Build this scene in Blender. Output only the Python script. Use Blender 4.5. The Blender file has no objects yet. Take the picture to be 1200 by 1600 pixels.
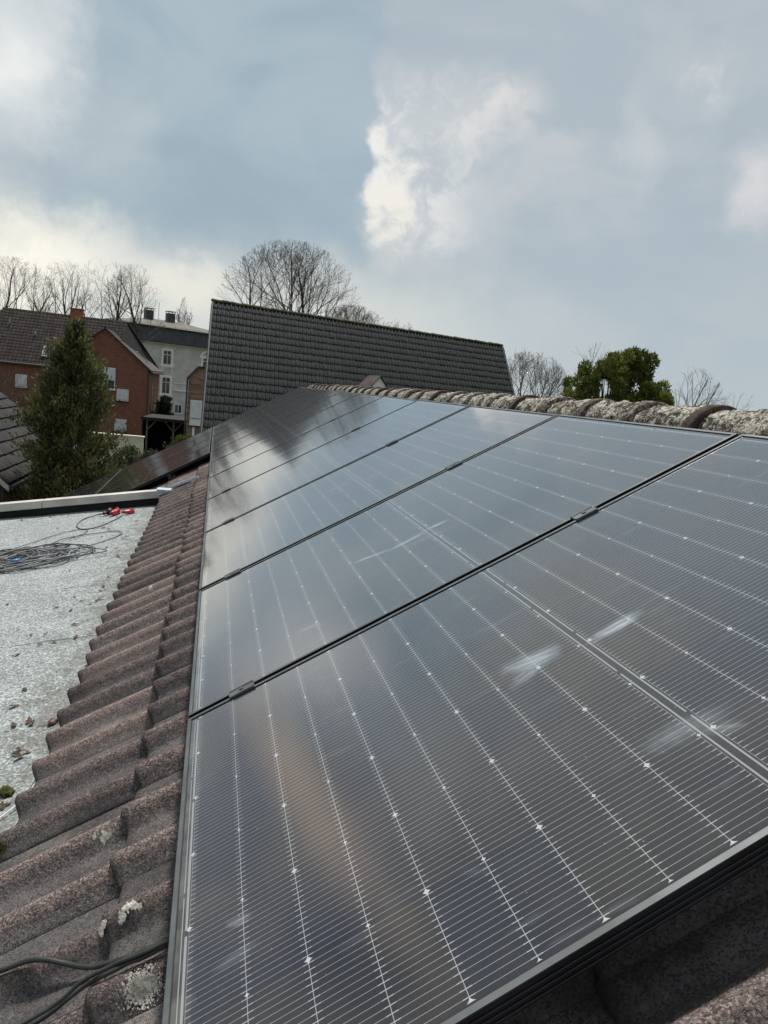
import bpy, math, random
import numpy as np
from mathutils import Vector, Matrix, noise

R = math.radians
SC = bpy.context.scene
COL = SC.collection

# ------------------------------------------------------------------ camera
# Metres. Origin = lower near corner of the upper row of panels; +Y runs along
# the ridge, +X towards the ridge, +Z up.  The garden lies at z = GROUND.
GROUND = -5.4
PITCH = R(29.96)
CP, SP = math.cos(PITCH), math.sin(PITCH)
cam_d = bpy.data.cameras.new('camera')
cam_d.sensor_fit = 'HORIZONTAL'
cam_d.sensor_width = 36.0
cam_d.lens = 36.0 * 1095.3 / 1200.0
cam_d.clip_start = 0.02
cam_d.clip_end = 6000
cam = bpy.data.objects.new('camera', cam_d)
COL.objects.link(cam)
_r = Vector((0.96848047, -0.22753538, 0.10135693))
_u = Vector((-0.05984853, 0.18242934, 0.98139579))
_f = Vector((0.24179274, 0.95652872, -0.1630616))
m = Matrix((_r, _u, -_f)).transposed().to_4x4()
m.translation = Vector((0.02134, -0.62848, 0.88340))
cam.matrix_world = m
SC.camera = cam

# ------------------------------------------------------------------ node helper
class NT:
    def __init__(s, tree):
        s.t = tree; tree.nodes.clear()
    def n(s, typ, ins=None, **at):
        nd = s.t.nodes.new(typ)
        for k, v in at.items(): setattr(nd, k, v)
        for k, v in (ins or {}).items():
            sk = nd.inputs[k]
            if isinstance(v, bpy.types.NodeSocket): s.t.links.new(v, sk)
            else:
                if isinstance(v, (tuple, list)) and len(v) == 3 and sk.type == 'RGBA': v = (*v, 1)
                sk.default_value = v
        return nd
    def m(s, op, a, b=None, c=None, clamp=False):
        ins = {0: a}
        if b is not None: ins[1] = b
        if c is not None: ins[2] = c
        return s.n('ShaderNodeMath', ins, operation=op, use_clamp=clamp).outputs[0]
    def mix(s, f, a, b, bt='MIX'):
        nd = s.n('ShaderNodeMix', {0: f, 6: a, 7: b}, data_type='RGBA', blend_type=bt)
        return nd.outputs[2]
    def ss(s, x, lo, hi, a=0.0, b=1.0):
        return s.n('ShaderNodeMapRange', {0: x, 1: lo, 2: hi, 3: a, 4: b}, interpolation_type='SMOOTHSTEP').outputs[0]
    def noise(s, v, scale, detail=3, rough=.55, dist=0.0, dim='3D'):
        return s.n('ShaderNodeTexNoise', {'Vector': v, 'Scale': scale, 'Detail': detail, 'Roughness': rough, 'Distortion': dist}).outputs[0]

def new_mat(name):
    mt = bpy.data.materials.new(name); mt.use_nodes = True
    return mt, NT(mt.node_tree)

def finish(t, color, rough=.8, bump=None, bdist=.01, metal=0.0, spec=.5, extra=None):
    ins = {'Base Color': color, 'Roughness': rough, 'Metallic': metal, 'Specular IOR Level': spec}
    if extra: ins.update(extra)
    if bump is not None:
        b = t.n('ShaderNodeBump', {'Height': bump, 'Strength': 1.0, 'Distance': bdist})
        ins['Normal'] = b.outputs[0]
    p = t.n('ShaderNodeBsdfPrincipled', ins)
    t.n('ShaderNodeOutputMaterial', {0: p.outputs[0]})
    return p

# ------------------------------------------------------------------ sky + sun
SUN_AZ, SUN_EL = 12.0, 65.0          # degrees from +Y towards +X, above horizon
w = bpy.data.worlds.new('World'); SC.world = w; w.use_nodes = True
t = NT(w.node_tree)
gen = t.n('ShaderNodeTexCoord').outputs['Generated']
nrm = t.n('ShaderNodeVectorMath', {0: gen}, operation='NORMALIZE').outputs[0]
n1 = t.n('ShaderNodeTexNoise', {'Vector': nrm, 'Scale': 3.4, 'Detail': 7, 'Roughness': .58}).outputs[1]
n2 = t.n('ShaderNodeTexNoise', {'Vector': nrm, 'Scale': 15.0, 'Detail': 6, 'Roughness': .62}).outputs[1]
sx = t.n('ShaderNodeSeparateXYZ', {0: nrm})
s1 = t.n('ShaderNodeSeparateXYZ', {0: n1}); s2 = t.n('ShaderNodeSeparateXYZ', {0: n2})
az0 = t.m('MULTIPLY', t.m('ARCTAN2', sx.outputs[0], sx.outputs[1]), 57.2958)
el0 = t.m('MULTIPLY', t.m('ARCSINE', sx.outputs[2]), 57.2958)
def warp(base, a, ka, b, kb):
    x = t.m('MULTIPLY_ADD', t.m('SUBTRACT', a, .5), ka, base)
    return t.m('MULTIPLY_ADD', t.m('SUBTRACT', b, .5), kb, x)
az = warp(az0, s1.outputs[0], 13.0, s2.outputs[0], 5.0)
el = warp(el0, s1.outputs[1], 9.0, s2.outputs[1], 4.0)
def blob(a, e, ra, re, soft=.6, A=None, E=None):
    da = t.m('DIVIDE', t.m('SUBTRACT', A or az, a), ra)
    de = t.m('DIVIDE', t.m('SUBTRACT', E or el, e), re)
    d = t.m('SQRT', t.m('ADD', t.m('MULTIPLY', da, da), t.m('MULTIPLY', de, de)))
    return t.ss(d, 1.0 - soft, 1.0 + soft * .4, 1.0, 0.0)
n3 = t.noise(nrm, 9.5, 7, .56, .25)
n4 = t.noise(nrm, 30.0, 6, .62, .5)
fine = t.ss(t.m('MULTIPLY_ADD', t.m('SUBTRACT', n4, .5), .75, n3), .36, .64)
broad = t.ss(s1.outputs[2], .36, .64)
mott = t.noise(t.n('ShaderNodeVectorMath', {0: nrm, 1: (1.0, 1.0, 1.9)}, operation='MULTIPLY').outputs[0], 5.2, 6, .56, .5)
mot = t.ss(mott, .36, .66)
azs = warp(az0, s1.outputs[0], 5.0, s2.outputs[0], 3.2)              # gently ragged coordinates for cloud edges
els = warp(el0, s1.outputs[1], 4.0, s2.outputs[1], 2.6)
col = t.mix(t.ss(els, 2.0, 13.0), t.mix(t.ss(az0, 12.0, 24.0), (.66, .70, .68), (.475, .55, .595)), (.43, .51, .565))              # pale horizon, grey blue above
col = t.mix(t.m('MULTIPLY', mot, .42), col, (.56, .60, .63))                      # soft structure of the cloud deck
col = t.mix(t.m('MULTIPLY', blob(27, 12, 12, 6, .9), .45), col, (.42, .51, .57))
col = t.mix(t.m('MULTIPLY', blob(22, 18, 13, 10, .9), t.m('MULTIPLY_ADD', mot, .35, .12)), col, (.66, .67, .69))
col = t.mix(t.m('MULTIPLY', blob(3, 6.0, 26, 4.6, .9), .62), col, (.76, .77, .73))   # bright band under the big cloud
# big dark cloud: soft on the left, crisp edge on the right
dk = t.m('MULTIPLY', t.m('MULTIPLY', t.ss(azs, 11.4, 9.6), t.ss(els, 8.6, 12.0)), t.m('MULTIPLY', t.ss(azs, -15.5, -8.0), t.ss(els, 36.0, 24.0)))
col = t.mix(t.m('MULTIPLY', dk, .92), col, t.mix(mot, (.355, .46, .53), (.43, .53, .59)))
col = t.mix(t.m('MULTIPLY', blob(1.0, 12.5, 9.5, 4.0, .8, azs, els), .6), col, (.345, .44, .505))
col = t.mix(t.m('MULTIPLY', blob(-8.5, 15.5, 2.8, 4.0, .95), .38), col, (.62, .66, .66))
# sunlit cumulus edge right of it, fading out to the right
rim = t.m('MULTIPLY', t.m('MULTIPLY', t.ss(azs, 10.1, 10.9), t.ss(azs, 22.5, 12.5)), t.m('MULTIPLY', t.ss(els, 9.5, 13.0), t.ss(els, 24.0, 18.5)))
col = t.mix(t.m('MULTIPLY', rim, t.m('MULTIPLY_ADD', fine, .72, .25)), col, (.93, .91, .87))
core = t.m('MULTIPLY', blob(12.4, 13.0, 2.4, 3.4, .8, azs, els), t.m('MULTIPLY_ADD', fine, .5, .2))
col = t.mix(core, col, (.93, .89, .80))
col = t.mix(t.m('MULTIPLY', t.m('MULTIPLY', blob(14.6, 16.5, 1.8, 2.4, .9, azs, els), t.m('SUBTRACT', 1.0, fine)), .6), col, (.52, .56, .61))
col = t.mix(t.m('MULTIPLY', blob(19, 21.0, 4.0, 2.4, .95, azs, els), t.m('MULTIPLY_ADD', fine, .55, .2)), col, (.84, .81, .78))
col = t.mix(t.m('MULTIPLY', blob(-15.5, 18.5, 4.6, 5.8, .9), t.m('MULTIPLY_ADD', mot, .3, .6)), col, (.97, .98, .95))
col = t.mix(t.m('MULTIPLY', blob(-15.5, 7.6, 9.5, 3.9, .85), t.m('MULTIPLY_ADD', fine, .25, .72)), col, (1.12, 1.07, .93))
col = t.mix(t.m('MULTIPLY', blob(-3.5, 6.8, 4.2, 1.9, .8), .65), col, (.95, .91, .80))
col = t.mix(t.m('MULTIPLY', blob(38.5, 17.0, 2.8, 2.6, .95), .65), col, (.84, .80, .80))
col = t.mix(t.m('MULTIPLY', blob(30.0, 19.0, 1.6, 3.8, .95), .38), col, (.72, .73, .75))
col = t.mix(t.m('MULTIPLY', blob(34.0, 23.0, 3.0, 2.2, .95), t.m('MULTIPLY_ADD', fine, .5, .15)), col, (.72, .73, .75))
# left of the picture and higher: brownish grey banks with a warm streak, mirrored in the near panels
lw = t.m('MULTIPLY', t.ss(az0, -17.0, -24.0), t.ss(el0, 8.0, 16.0))
col = t.mix(t.m('MULTIPLY', lw, .85), col, t.mix(mot, (.27, .30, .34), (.50, .48, .45)))
hi = t.m('MULTIPLY', t.ss(el0, 27.0, 33.0), t.ss(az0, 12.0, 2.0))
col = t.mix(t.m('MULTIPLY', hi, .8), col, t.mix(mot, (.45, .475, .475), (.56, .57, .55)))
col = t.mix(t.m('MULTIPLY', blob(0.0, 26.0, 3.0, 11.0, .95, t.m('MULTIPLY_ADD', el0, .62, t.m('ADD', az0, 10.4)), el0), .85), col, (1.05, .86, .70))
col = t.mix(t.m('MULTIPLY', blob(-35.0, 22.0, 2.5, 7.0, .9), .4), col, (.80, .68, .58))
col = t.mix(t.m('MULTIPLY', blob(-34.5, 30.0, 4.5, 5.5, .9), .9), col, (.12, .18, .27))
col = t.mix(t.m('MULTIPLY', blob(-38.0, 21.5, 4.0, 4.0, .9), .5), col, (.20, .26, .34))
# the deck is thinner and brighter overhead; plain grey behind the camera
over = t.ss(el0, 53.0, 66.0)
back = t.ss(t.m('ABSOLUTE', az0), 62.0, 100.0)
col = t.mix(back, col, (.40, .43, .46))
col = t.mix(over, col, t.mix(broad, (.62, .66, .70), (.84, .84, .82)))
sky = t.n('ShaderNodeTexSky', sky_type='NISHITA')
sky.sun_disc = False; sky.sun_elevation = R(SUN_EL); sky.sun_rotation = R(SUN_AZ)
skyb = t.n('ShaderNodeBackground', {0: sky.outputs[0], 1: .05})
cl = t.n('ShaderNodeBackground', {0: col, 1: 1.0})
ms = t.n('ShaderNodeMixShader', {0: .93, 1: skyb.outputs[0], 2: cl.outputs[0]})
t.n('ShaderNodeOutputWorld', {0: ms.outputs[0]})

sun_d = bpy.data.lights.new('sun', 'SUN'); sun_d.energy = 4.6; sun_d.angle = R(6); sun_d.color = (1, .95, .87)
sun = bpy.data.objects.new('sun', sun_d); COL.objects.link(sun)
sdir = Vector((math.sin(R(SUN_AZ)) * math.cos(R(SUN_EL)), math.cos(R(SUN_AZ)) * math.cos(R(SUN_EL)), math.sin(R(SUN_EL))))
sun.rotation_euler = sdir.to_track_quat('Z', 'Y').to_euler()
SC.view_settings.view_transform = 'Standard'; SC.view_settings.look = 'None'
SC.view_settings.exposure = 0.0; SC.view_settings.gamma = 1.0
SC.view_settings.use_curve_mapping = False

# ------------------------------------------------------------------ object helpers
def rp(u, v, n=0.0):
    """a point of the pitched roof: u along the ridge, v up the slope, n above the panels' top"""
    return Vector((v * CP - n * SP, u, v * SP + n * CP))

def mesh_obj(name, verts, faces, mat=None, parent=None, smooth=False, loc=None, att=None):
    me = bpy.data.meshes.new(name)
    me.from_pydata([tuple(v) for v in verts], [], faces)
    if mat:
        me.materials.append(mat)
    if smooth:
        me.polygons.foreach_set('use_smooth', [True] * len(me.polygons))
    if att is not None:
        a = me.color_attributes.new('tint', 'FLOAT_COLOR', 'POINT')
        a.data.foreach_set('color', np.asarray(att, dtype=np.float32).ravel())
    me.update()
    o = bpy.data.objects.new(name, me); COL.objects.link(o)
    if loc is not None: o.location = loc
    if parent: o.parent = parent
    return o

def tag(o, label, cat, group=None):
    o['label'] = label; o['category'] = cat
    if group: o['group'] = group
    return o

def struct(o, kind='structure'):
    o['kind'] = kind; return o

def empty(name, loc=(0, 0, 0), label=None, cat=None, group=None, rot=0.0):
    o = bpy.data.objects.new(name, None); COL.objects.link(o)
    o.location = loc; o.rotation_euler = (0, 0, rot); o.empty_display_size = .2
    if label: tag(o, label, cat, group)
    return o

class MB:
    """collects simple solids into one mesh"""
    def __init__(s): s.v = []; s.f = []
    def add(s, vs, fs):
        k = len(s.v); s.v += [tuple(x) for x in vs]; s.f += [tuple(i + k for i in f) for f in fs]
    def box(s, a, b, T=None):
        x0, y0, z0 = a; x1, y1, z1 = b
        vs = [(x0, y0, z0), (x1, y0, z0), (x1, y1, z0), (x0, y1, z0), (x0, y0, z1), (x1, y0, z1), (x1, y1, z1), (x0, y1, z1)]
        if T: vs = [T(*p) for p in vs]
        s.add(vs, [(0, 3, 2, 1), (4, 5, 6, 7), (0, 1, 5, 4), (1, 2, 6, 5), (2, 3, 7, 6), (3, 0, 4, 7)])
    def prism(s, poly, d, T=None):
        """poly: list of 3D points, d: extrusion vector"""
        n = len(poly); d = Vector(d)
        vs = [Vector(p) for p in poly] + [Vector(p) + d for p in poly]
        if T: vs = [T(*p) for p in vs]
        s.add(vs, [tuple(range(n))[::-1], tuple(range(n, 2 * n))] + [(i, (i + 1) % n, n + (i + 1) % n, n + i) for i in range(n)])
    def tube(s, pts, r, k=6, cap=True):
        pts = [Vector(p) for p in pts]
        base = len(s.v); prev = None
        for i, p in enumerate(pts):
            tdir = (pts[min(i + 1, len(pts) - 1)] - pts[max(i - 1, 0)]).normalized()
            if prev is None:
                a = tdir.orthogonal().normalized()
            else:
                a = (prev - tdir * prev.dot(tdir)).normalized()
            prev = a; b = tdir.cross(a)
            rr = r[i] if isinstance(r, (list, tuple)) else r
            for j in range(k):
                an = 2 * math.pi * j / k
                s.v.append(tuple(p + a * (rr * math.cos(an)) + b * (rr * math.sin(an))))
        for i in range(len(pts) - 1):
            for j in range(k):
                j2 = (j + 1) % k
                s.f.append((base + i * k + j, base + i * k + j2, base + (i + 1) * k + j2, base + (i + 1) * k + j))
        if cap:
            s.f.append(tuple(base + j for j in range(k))[::-1])
            s.f.append(tuple(base + (len(pts) - 1) * k + j for j in range(k)))
    def build(s, name, mat, parent=None, smooth=False, loc=None):
        return mesh_obj(name, s.v, s.f, mat, parent, smooth, loc)

def spline(pts, n=8):
    """Catmull-Rom through pts"""
    P = [Vector(p) for p in pts]; P = [P[0] * 2 - P[1]] + P + [P[-1] * 2 - P[-2]]
    out = []
    for i in range(1, len(P) - 2):
        a, b, c, d = P[i - 1:i + 3]
        for k in range(n):
            x = k / n
            out.append(.5 * ((2 * b) + (c - a) * x + (2 * a - 5 * b + 4 * c - d) * x * x + (3 * b - a - 3 * c + d) * x ** 3))
    out.append(P[-2]); return out

# ------------------------------------------------------------------ materials
def obj_co(t): return t.n('ShaderNodeTexCoord').outputs['Object']

def mat_plain(name, color, rough=.7, var=.15, scale=6, metal=0.0, bump=0.0, bscale=60, spec=.5):
    mt, t = new_mat(name); co = obj_co(t)
    f = t.noise(co, scale, 4)
    c2 = tuple(x * (1 - 2 * var) for x in color); c3 = tuple(min(1, x * (1 + 2 * var)) for x in color)
    c = t.mix(t.ss(f, .3, .7), c2, c3)
    h = t.noise(co, bscale, 3) if bump else None
    finish(t, c, rough, h, bump or .01, metal, spec)
    return mt

def mat_concrete_tile(name, droppings=True):
    mt, t = new_mat(name); co = obj_co(t)
    at = t.n('ShaderNodeVertexColor', layer_name='tint').outputs[0]
    sp = t.n('ShaderNodeSeparateColor', {0: at})
    tint, hgt = sp.outputs[0], sp.outputs[1]
    big = t.noise(co, 5, 4); mid = t.noise(co, 45, 5, .65); fin = t.noise(co, 520, 2, .7)
    vor = t.n('ShaderNodeTexVoronoi', {'Vector': co, 'Scale': 330.0}).outputs[1]
    vs = t.n('ShaderNodeSeparateColor', {0: vor}).outputs[0]
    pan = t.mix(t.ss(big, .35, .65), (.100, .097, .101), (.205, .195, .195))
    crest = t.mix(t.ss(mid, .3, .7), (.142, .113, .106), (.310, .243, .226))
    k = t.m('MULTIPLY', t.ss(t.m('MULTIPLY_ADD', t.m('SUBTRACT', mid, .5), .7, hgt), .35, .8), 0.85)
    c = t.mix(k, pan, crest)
    c = t.mix(t.m('MULTIPLY', t.ss(vs, .72, .90), t.m('MULTIPLY_ADD', hgt, .62, .22)), c, (.52, .40, .365))   # pale sand grains
    c = t.mix(t.m('MULTIPLY', t.ss(vs, .38, .16), .68), c, (.028, .025, .027))
    c = t.mix(t.m('MULTIPLY', t.ss(t.noise(co, 13, 5, .6), .62, .75), .45), c, (.045, .040, .036))      # dark algae stains
    c = t.mix(t.m('MULTIPLY', t.ss(t.noise(co, 90, 3, .6), .66, .74), .5), c, (.33, .31, .29))          # pale lichen flecks
    c = t.mix(t.ss(tint, .15, .95, .0, .85), c, t.mix(.55, c, (.040, .041, .045)))
    c = t.mix(t.ss(tint, .35, .0, .0, .35), c, (.26, .20, .185))
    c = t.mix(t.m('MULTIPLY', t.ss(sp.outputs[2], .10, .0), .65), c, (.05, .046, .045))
    c = t.mix(t.m('MULTIPLY', t.ss(t.noise(co, 60, 6, .78), .57, .68), .42), c, (.42, .40, .39))
    c = t.mix(t.m('MULTIPLY', t.ss(t.noise(co, 3.1, 6, .7), .52, .70), .55), c, (.040, .037, .036))
    gm = t.m('MULTIPLY', t.ss(t.noise(co, 7.5, 4, .6), .66, .74), t.m('SUBTRACT', 1.0, hgt))
    c = t.mix(t.m('MULTIPLY', gm, .5), c, (.05, .062, .022))
    bump = t.m('ADD', t.m('MULTIPLY', fin, .8), t.m('MULTIPLY', mid, 1.4))
    finish(t, c, .92, bump, .0045, spec=.2)
    return mt

def mat_dark_tile(name, c0, c1, lich=(.22, .23, .20), lk=.5):
    mt, t = new_mat(name); co = obj_co(t)
    at = t.n('ShaderNodeVertexColor', layer_name='tint').outputs[0]
    tint = t.n('ShaderNodeSeparateColor', {0: at}).outputs[0]
    c = t.mix(tint, c0, c1)
    c = t.mix(t.m('MULTIPLY', t.ss(t.noise(co, 2.2, 6, .72), .55, .72), lk), c, lich)
    c = t.mix(t.m('MULTIPLY', t.ss(t.noise(co, 14, 3, .6), .68, .76), .6), c, (.35, .35, .32))
    finish(t, c, .72, t.noise(co, 40, 3), .01, spec=.22)
    return mt

def mat_brick(name, c0, c1, mortar, scale=1.0, mk=.6):
    mt, t = new_mat(name); co = obj_co(t)
    s = t.n('ShaderNodeSeparateXYZ', {0: co})
    h = t.m('ADD', s.outputs[0], s.outputs[1])
    v = t.n('ShaderNodeCombineXYZ', {0: h, 1: s.outputs[2], 2: 0.0}).outputs[0]
    b = t.n('ShaderNodeTexBrick', {'Vector': v, 'Color1': c0, 'Color2': c1, 'Mortar': mortar, 'Scale': 1.0,
            'Mortar Size': .008, 'Mortar Smooth': .3, 'Bias': 0.0, 'Brick Width': .25 * scale, 'Row Height': .08 * scale})
    c = t.mix(t.m('MULTIPLY', t.ss(t.noise(co, 1.1, 5, .7), .35, .7), .35), b.outputs[0], tuple(x * .62 for x in c0))
    c = t.mix(t.m('MULTIPLY', t.ss(t.noise(v, 6, 3, .7), .5, .8), .3), c, tuple(min(1, x * 1.5) for x in c1))
    finish(t, c, .88, b.outputs[1], -.01, spec=.2)
    return mt

M = {}
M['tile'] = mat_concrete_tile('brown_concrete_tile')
M['dark_tile'] = mat_dark_tile('anthracite_tile', (.0065, .0088, .0115), (.0135, .0175, .022), (.060, .066, .060), .18)
M['brown_tile'] = mat_dark_tile('brown_roof_tile', (.028, .022, .022), (.056, .045, .043), (.12, .11, .10), .25)
M['slate'] = mat_dark_tile('weathered_shingle', (.018, .017, .017), (.036, .034, .033), (.085, .078, .065), .4)
M['red_brick'] = mat_brick('red_brick', (.215, .084, .058), (.290, .125, .088), (.20, .15, .13))
M['old_brick'] = mat_brick('old_brown_brick', (.17, .11, .085), (.33, .24, .19), (.12, .105, .095), 1.5)
M['frame'] = mat_plain('black_aluminium_lit', (.115, .128, .135), .45, .1, 8, .35)  # paler copy of the black frame metal, lip highlight put into the colour
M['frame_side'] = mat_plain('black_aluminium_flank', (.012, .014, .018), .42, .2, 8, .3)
M['alu'] = mat_plain('mill_aluminium', (.42, .43, .44), .4, .1, 20, .8)
M['zinc'] = mat_plain('galvanised_sheet', (.46, .53, .60), .45, .15, 25, .5)
M['trim'] = mat_plain('cream_painted_sheet', (.50, .485, .455), .5, .10, 3)
M['cable'] = mat_plain('black_rubber_cable', (.030, .034, .034), .42, .2, 30)
M['cable_grey'] = mat_plain('grey_rubber_cable', (.10, .11, .118), .5, .25, 6)
M['red_plastic'] = mat_plain('red_plastic', (.50, .035, .05), .35, .12, 30)
M['black_plastic'] = mat_plain('black_plastic', (.015, .016, .018), .4, .2, 30)
M['blue_plastic'] = mat_plain('blue_plastic', (.05, .20, .48), .4, .1, 30)
M['white_paint'] = mat_plain('white_paint', (.74, .76, .80), .5, .03, 2)
M['shutter'] = mat_plain('white_roller_shutter', (.63, .67, .73), .55, .05, 3)
M['plaster'] = mat_plain('grey_plaster', (.56, .55, .565), .9, .07, .9, bump=.01)
M['plaster_light'] = mat_plain('pale_stucco_trim', (.86, .84, .83), .85, .05, 3)
M['cream_wall'] = mat_plain('cream_render', (.62, .58, .50), .9, .06, 2)
M['yellow_wall'] = mat_plain('ochre_render', (.26, .21, .14), .9, .15, 2)
M['slate_blue'] = mat_plain('dark_slate_cladding', (.030, .035, .043), .6, .25, 3)
M['chimney_slate'] = mat_plain('bluish_slate_chimney', (.035, .050, .062), .6, .2, 4)
M['felt_grey'] = mat_plain('grey_roofing_felt', (.12, .115, .10), .85, .15, 1.5)
M['brown_plain'] = mat_plain('brown_roof_edge', (.065, .050, .048), .8, .2, 3)
M['timber'] = mat_plain('grey_timber', (.12, .115, .105), .8, .2, 4)
M['dark_gap'] = mat_plain('dark_interior', (.012, .012, .014), .9, .2, 4)  # near-black for sills, also shade painted into the verge gap and carport
M['bark'] = mat_plain('grey_brown_bark', (.085, .075, .062), .9, .2, 3)
M['bark_far'] = mat_plain('pale_brown_bark', (.135, .115, .098), .9, .15, 3)
M['twig'] = mat_plain('brown_twig', (.072, .060, .050), .9, .15, 3)
M['clay'] = mat_plain('terracotta_chimney', (.33, .12, .065), .85, .15, 6)
M['dead_leaf'] = mat_plain('dead_leaf', (.070, .048, .032), .8, .3, 60)
M['bark_bit'] = mat_plain('bark_chip', (.16, .11, .09), .85, .35, 60)

mt, t = new_mat('window_glass'); co = obj_co(t)
finish(t, t.mix(t.ss(t.noise(co, 1.7, 2), .4, .6), (.03, .04, .045), (.10, .12, .13)), .08)
M['glass'] = mt

mt, t = new_mat('moss'); co = obj_co(t)
finish(t, t.mix(t.ss(t.noise(co, 60, 4), .35, .65), (.030, .040, .012), (.095, .105, .035)), .95, t.noise(co, 220, 3), .01, spec=.1)
M['moss'] = mt

# mineral surfaced bitumen of the shallow roof
mt, t = new_mat('mineral_bitumen'); co = obj_co(t)
vor = t.n('ShaderNodeTexVoronoi', {'Vector': co, 'Scale': 150.0}).outputs[1]
vr = t.n('ShaderNodeSeparateColor', {0: vor}).outputs[0]
c = t.mix(t.ss(t.noise(co, 3.2, 6, .7), .35, .68), (.205, .232, .242), (.295, .327, .338))
c = t.mix(t.m('MULTIPLY', t.ss(vr, .55, .9), .75), c, (.52, .56, .55))
c = t.mix(t.m('MULTIPLY', t.ss(vr, .42, .10), .72), c, (.10, .115, .12))
c = t.mix(t.m('MULTIPLY', t.ss(t.noise(co, 2.3, 7, .74), .53, .66), .26), c, (.15, .155, .145))
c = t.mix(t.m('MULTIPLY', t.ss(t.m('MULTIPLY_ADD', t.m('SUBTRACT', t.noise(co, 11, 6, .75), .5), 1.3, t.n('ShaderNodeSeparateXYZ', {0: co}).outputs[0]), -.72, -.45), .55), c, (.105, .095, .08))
c = t.mix(t.m('MULTIPLY', t.ss(t.noise(co, 34, 4, .6), .70, .77), .8), c, (.055, .050, .042))
# dirt collects along the overlapping sheet seams (one every metre along Y)
sxy = t.n('ShaderNodeSeparateXYZ', {0: co})
yy = t.m('MULTIPLY_ADD', t.m('SUBTRACT', t.noise(co, 4, 4), .5), .05, sxy.outputs[1])
fr = t.m('ABSOLUTE', t.m('SUBTRACT', t.m('MODULO', t.m('ADD', yy, 10 - 2.30 + .49), .98), .49))
seam = t.m('MULTIPLY', t.ss(fr, .010, .003), t.ss(t.noise(co, 6, 4, .7), .42, .54))
c = t.mix(t.m('MULTIPLY', seam, .75), c, (.05, .05, .045))
finish(t, c, .95, t.m('ADD', vr, t.m('MULTIPLY', t.noise(co, 9, 3), 3.0)), .0022, spec=.2)
M['bitumen'] = mt

# lichen covered ridge tiles
mt, t = new_mat('lichen_ridge_tile'); co = obj_co(t)
wp = t.n('ShaderNodeTexCoord').outputs['Object']
b = t.mix(t.ss(t.noise(co, 30, 4), .35, .65), (.052, .038, .034), (.11, .078, .070))
at = t.n('ShaderNodeVertexColor', layer_name='tint').outputs[0]
sp = t.n('ShaderNodeSeparateColor', {0: at}); cover = sp.outputs[0]; shift = sp.outputs[1]
seed = t.n('ShaderNodeVectorMath', {0: co, 1: (7.3, 3.1, 5.7)}, operation='ADD').outputs[0]
oi = t.n('ShaderNodeObjectInfo').outputs['Random']
seed = t.n('ShaderNodeVectorMath', {0: co, 1: t.n('ShaderNodeCombineXYZ', {0: t.m('MULTIPLY', oi, 40.0), 1: t.m('MULTIPLY', oi, 17.0), 2: 0.0}).outputs[0]}, operation='ADD').outputs[0]
l1 = t.noise(seed, 38, 6, .68, .8); l2 = t.noise(seed, 11, 4, .6)
lm = t.m('MULTIPLY', t.ss(t.m('MULTIPLY_ADD', t.m('SUBTRACT', l2, .5), .6, l1), .39, .52), cover)
lc = t.mix(t.ss(t.noise(seed, 95, 3), .35, .65), (.20, .19, .15), (.70, .69, .62))
c = t.mix(t.m('MULTIPLY', lm, .92), b, lc)
gr = t.m('MULTIPLY', t.ss(t.noise(seed, 8, 3, .5), .54, .66), t.ss(t.noise(seed, 50, 3), .45, .55))
c = t.mix(t.m('MULTIPLY', t.m('MULTIPLY', gr, cover), .75), c, (.11, .125, .045))
hb = t.m('ADD', t.m('MULTIPLY', lm, 1.0), t.m('MULTIPLY', t.noise(seed, 130, 4, .7), .9))
finish(t, c, .95, hb, .012, spec=.15)
M['ridge'] = mt

def leaf_mat(name, cols, scale=1.6, trans=.25):
    mt, t = new_mat(name); co = obj_co(t)
    at = t.n('ShaderNodeVertexColor', layer_name='tint').outputs[0]
    k = t.n('ShaderNodeSeparateColor', {0: at}).outputs[0]
    c = t.mix(k, cols[0], cols[1])
    c = t.mix(t.m('MULTIPLY', t.ss(t.noise(co, scale, 3), .45, .7), .8), c, cols[2])
    p = finish(t, c, .6, spec=.3, extra={'Subsurface Weight': 0.0})
    tr = t.n('ShaderNodeBsdfTranslucent', {0: c})
    out = [n for n in t.t.nodes if n.type == 'OUTPUT_MATERIAL'][0]
    mx = t.n('ShaderNodeMixShader', {0: trans, 1: p.outputs[0], 2: tr.outputs[0]})
    t.t.links.new(mx.outputs[0], out.inputs[0])
    return mt
M['thuja'] = leaf_mat('brown_green_scale_leaves', ((.034, .050, .020), (.155, .165, .062), (.130, .108, .052)))
M['thuja_dark'] = leaf_mat('dark_green_leaves', ((.014, .030, .018), (.035, .060, .035), (.02, .04, .02)))
M['yew'] = leaf_mat('yellow_green_needles', ((.060, .085, .018), (.235, .255, .050), (.105, .120, .030)))
M['shrub'] = leaf_mat('shrub_leaves', ((.05, .075, .02), (.14, .17, .045), (.08, .09, .03)))
M['shrub2'] = leaf_mat('grey_green_shrub_leaves', ((.035, .055, .028), (.09, .115, .055), (.05, .06, .035)))

mt, t = new_mat('grass'); co = obj_co(t)
c = t.mix(t.ss(t.noise(co, .35, 6, .7), .4, .6), (.045, .070, .022), (.085, .095, .040))
c = t.mix(t.ss(t.noise(co, .06, 4), .5, .62), c, (.12, .11, .095))
finish(t, c, .95, t.noise(co, 6, 4), .05, spec=.1)
M['grass'] = mt

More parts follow.
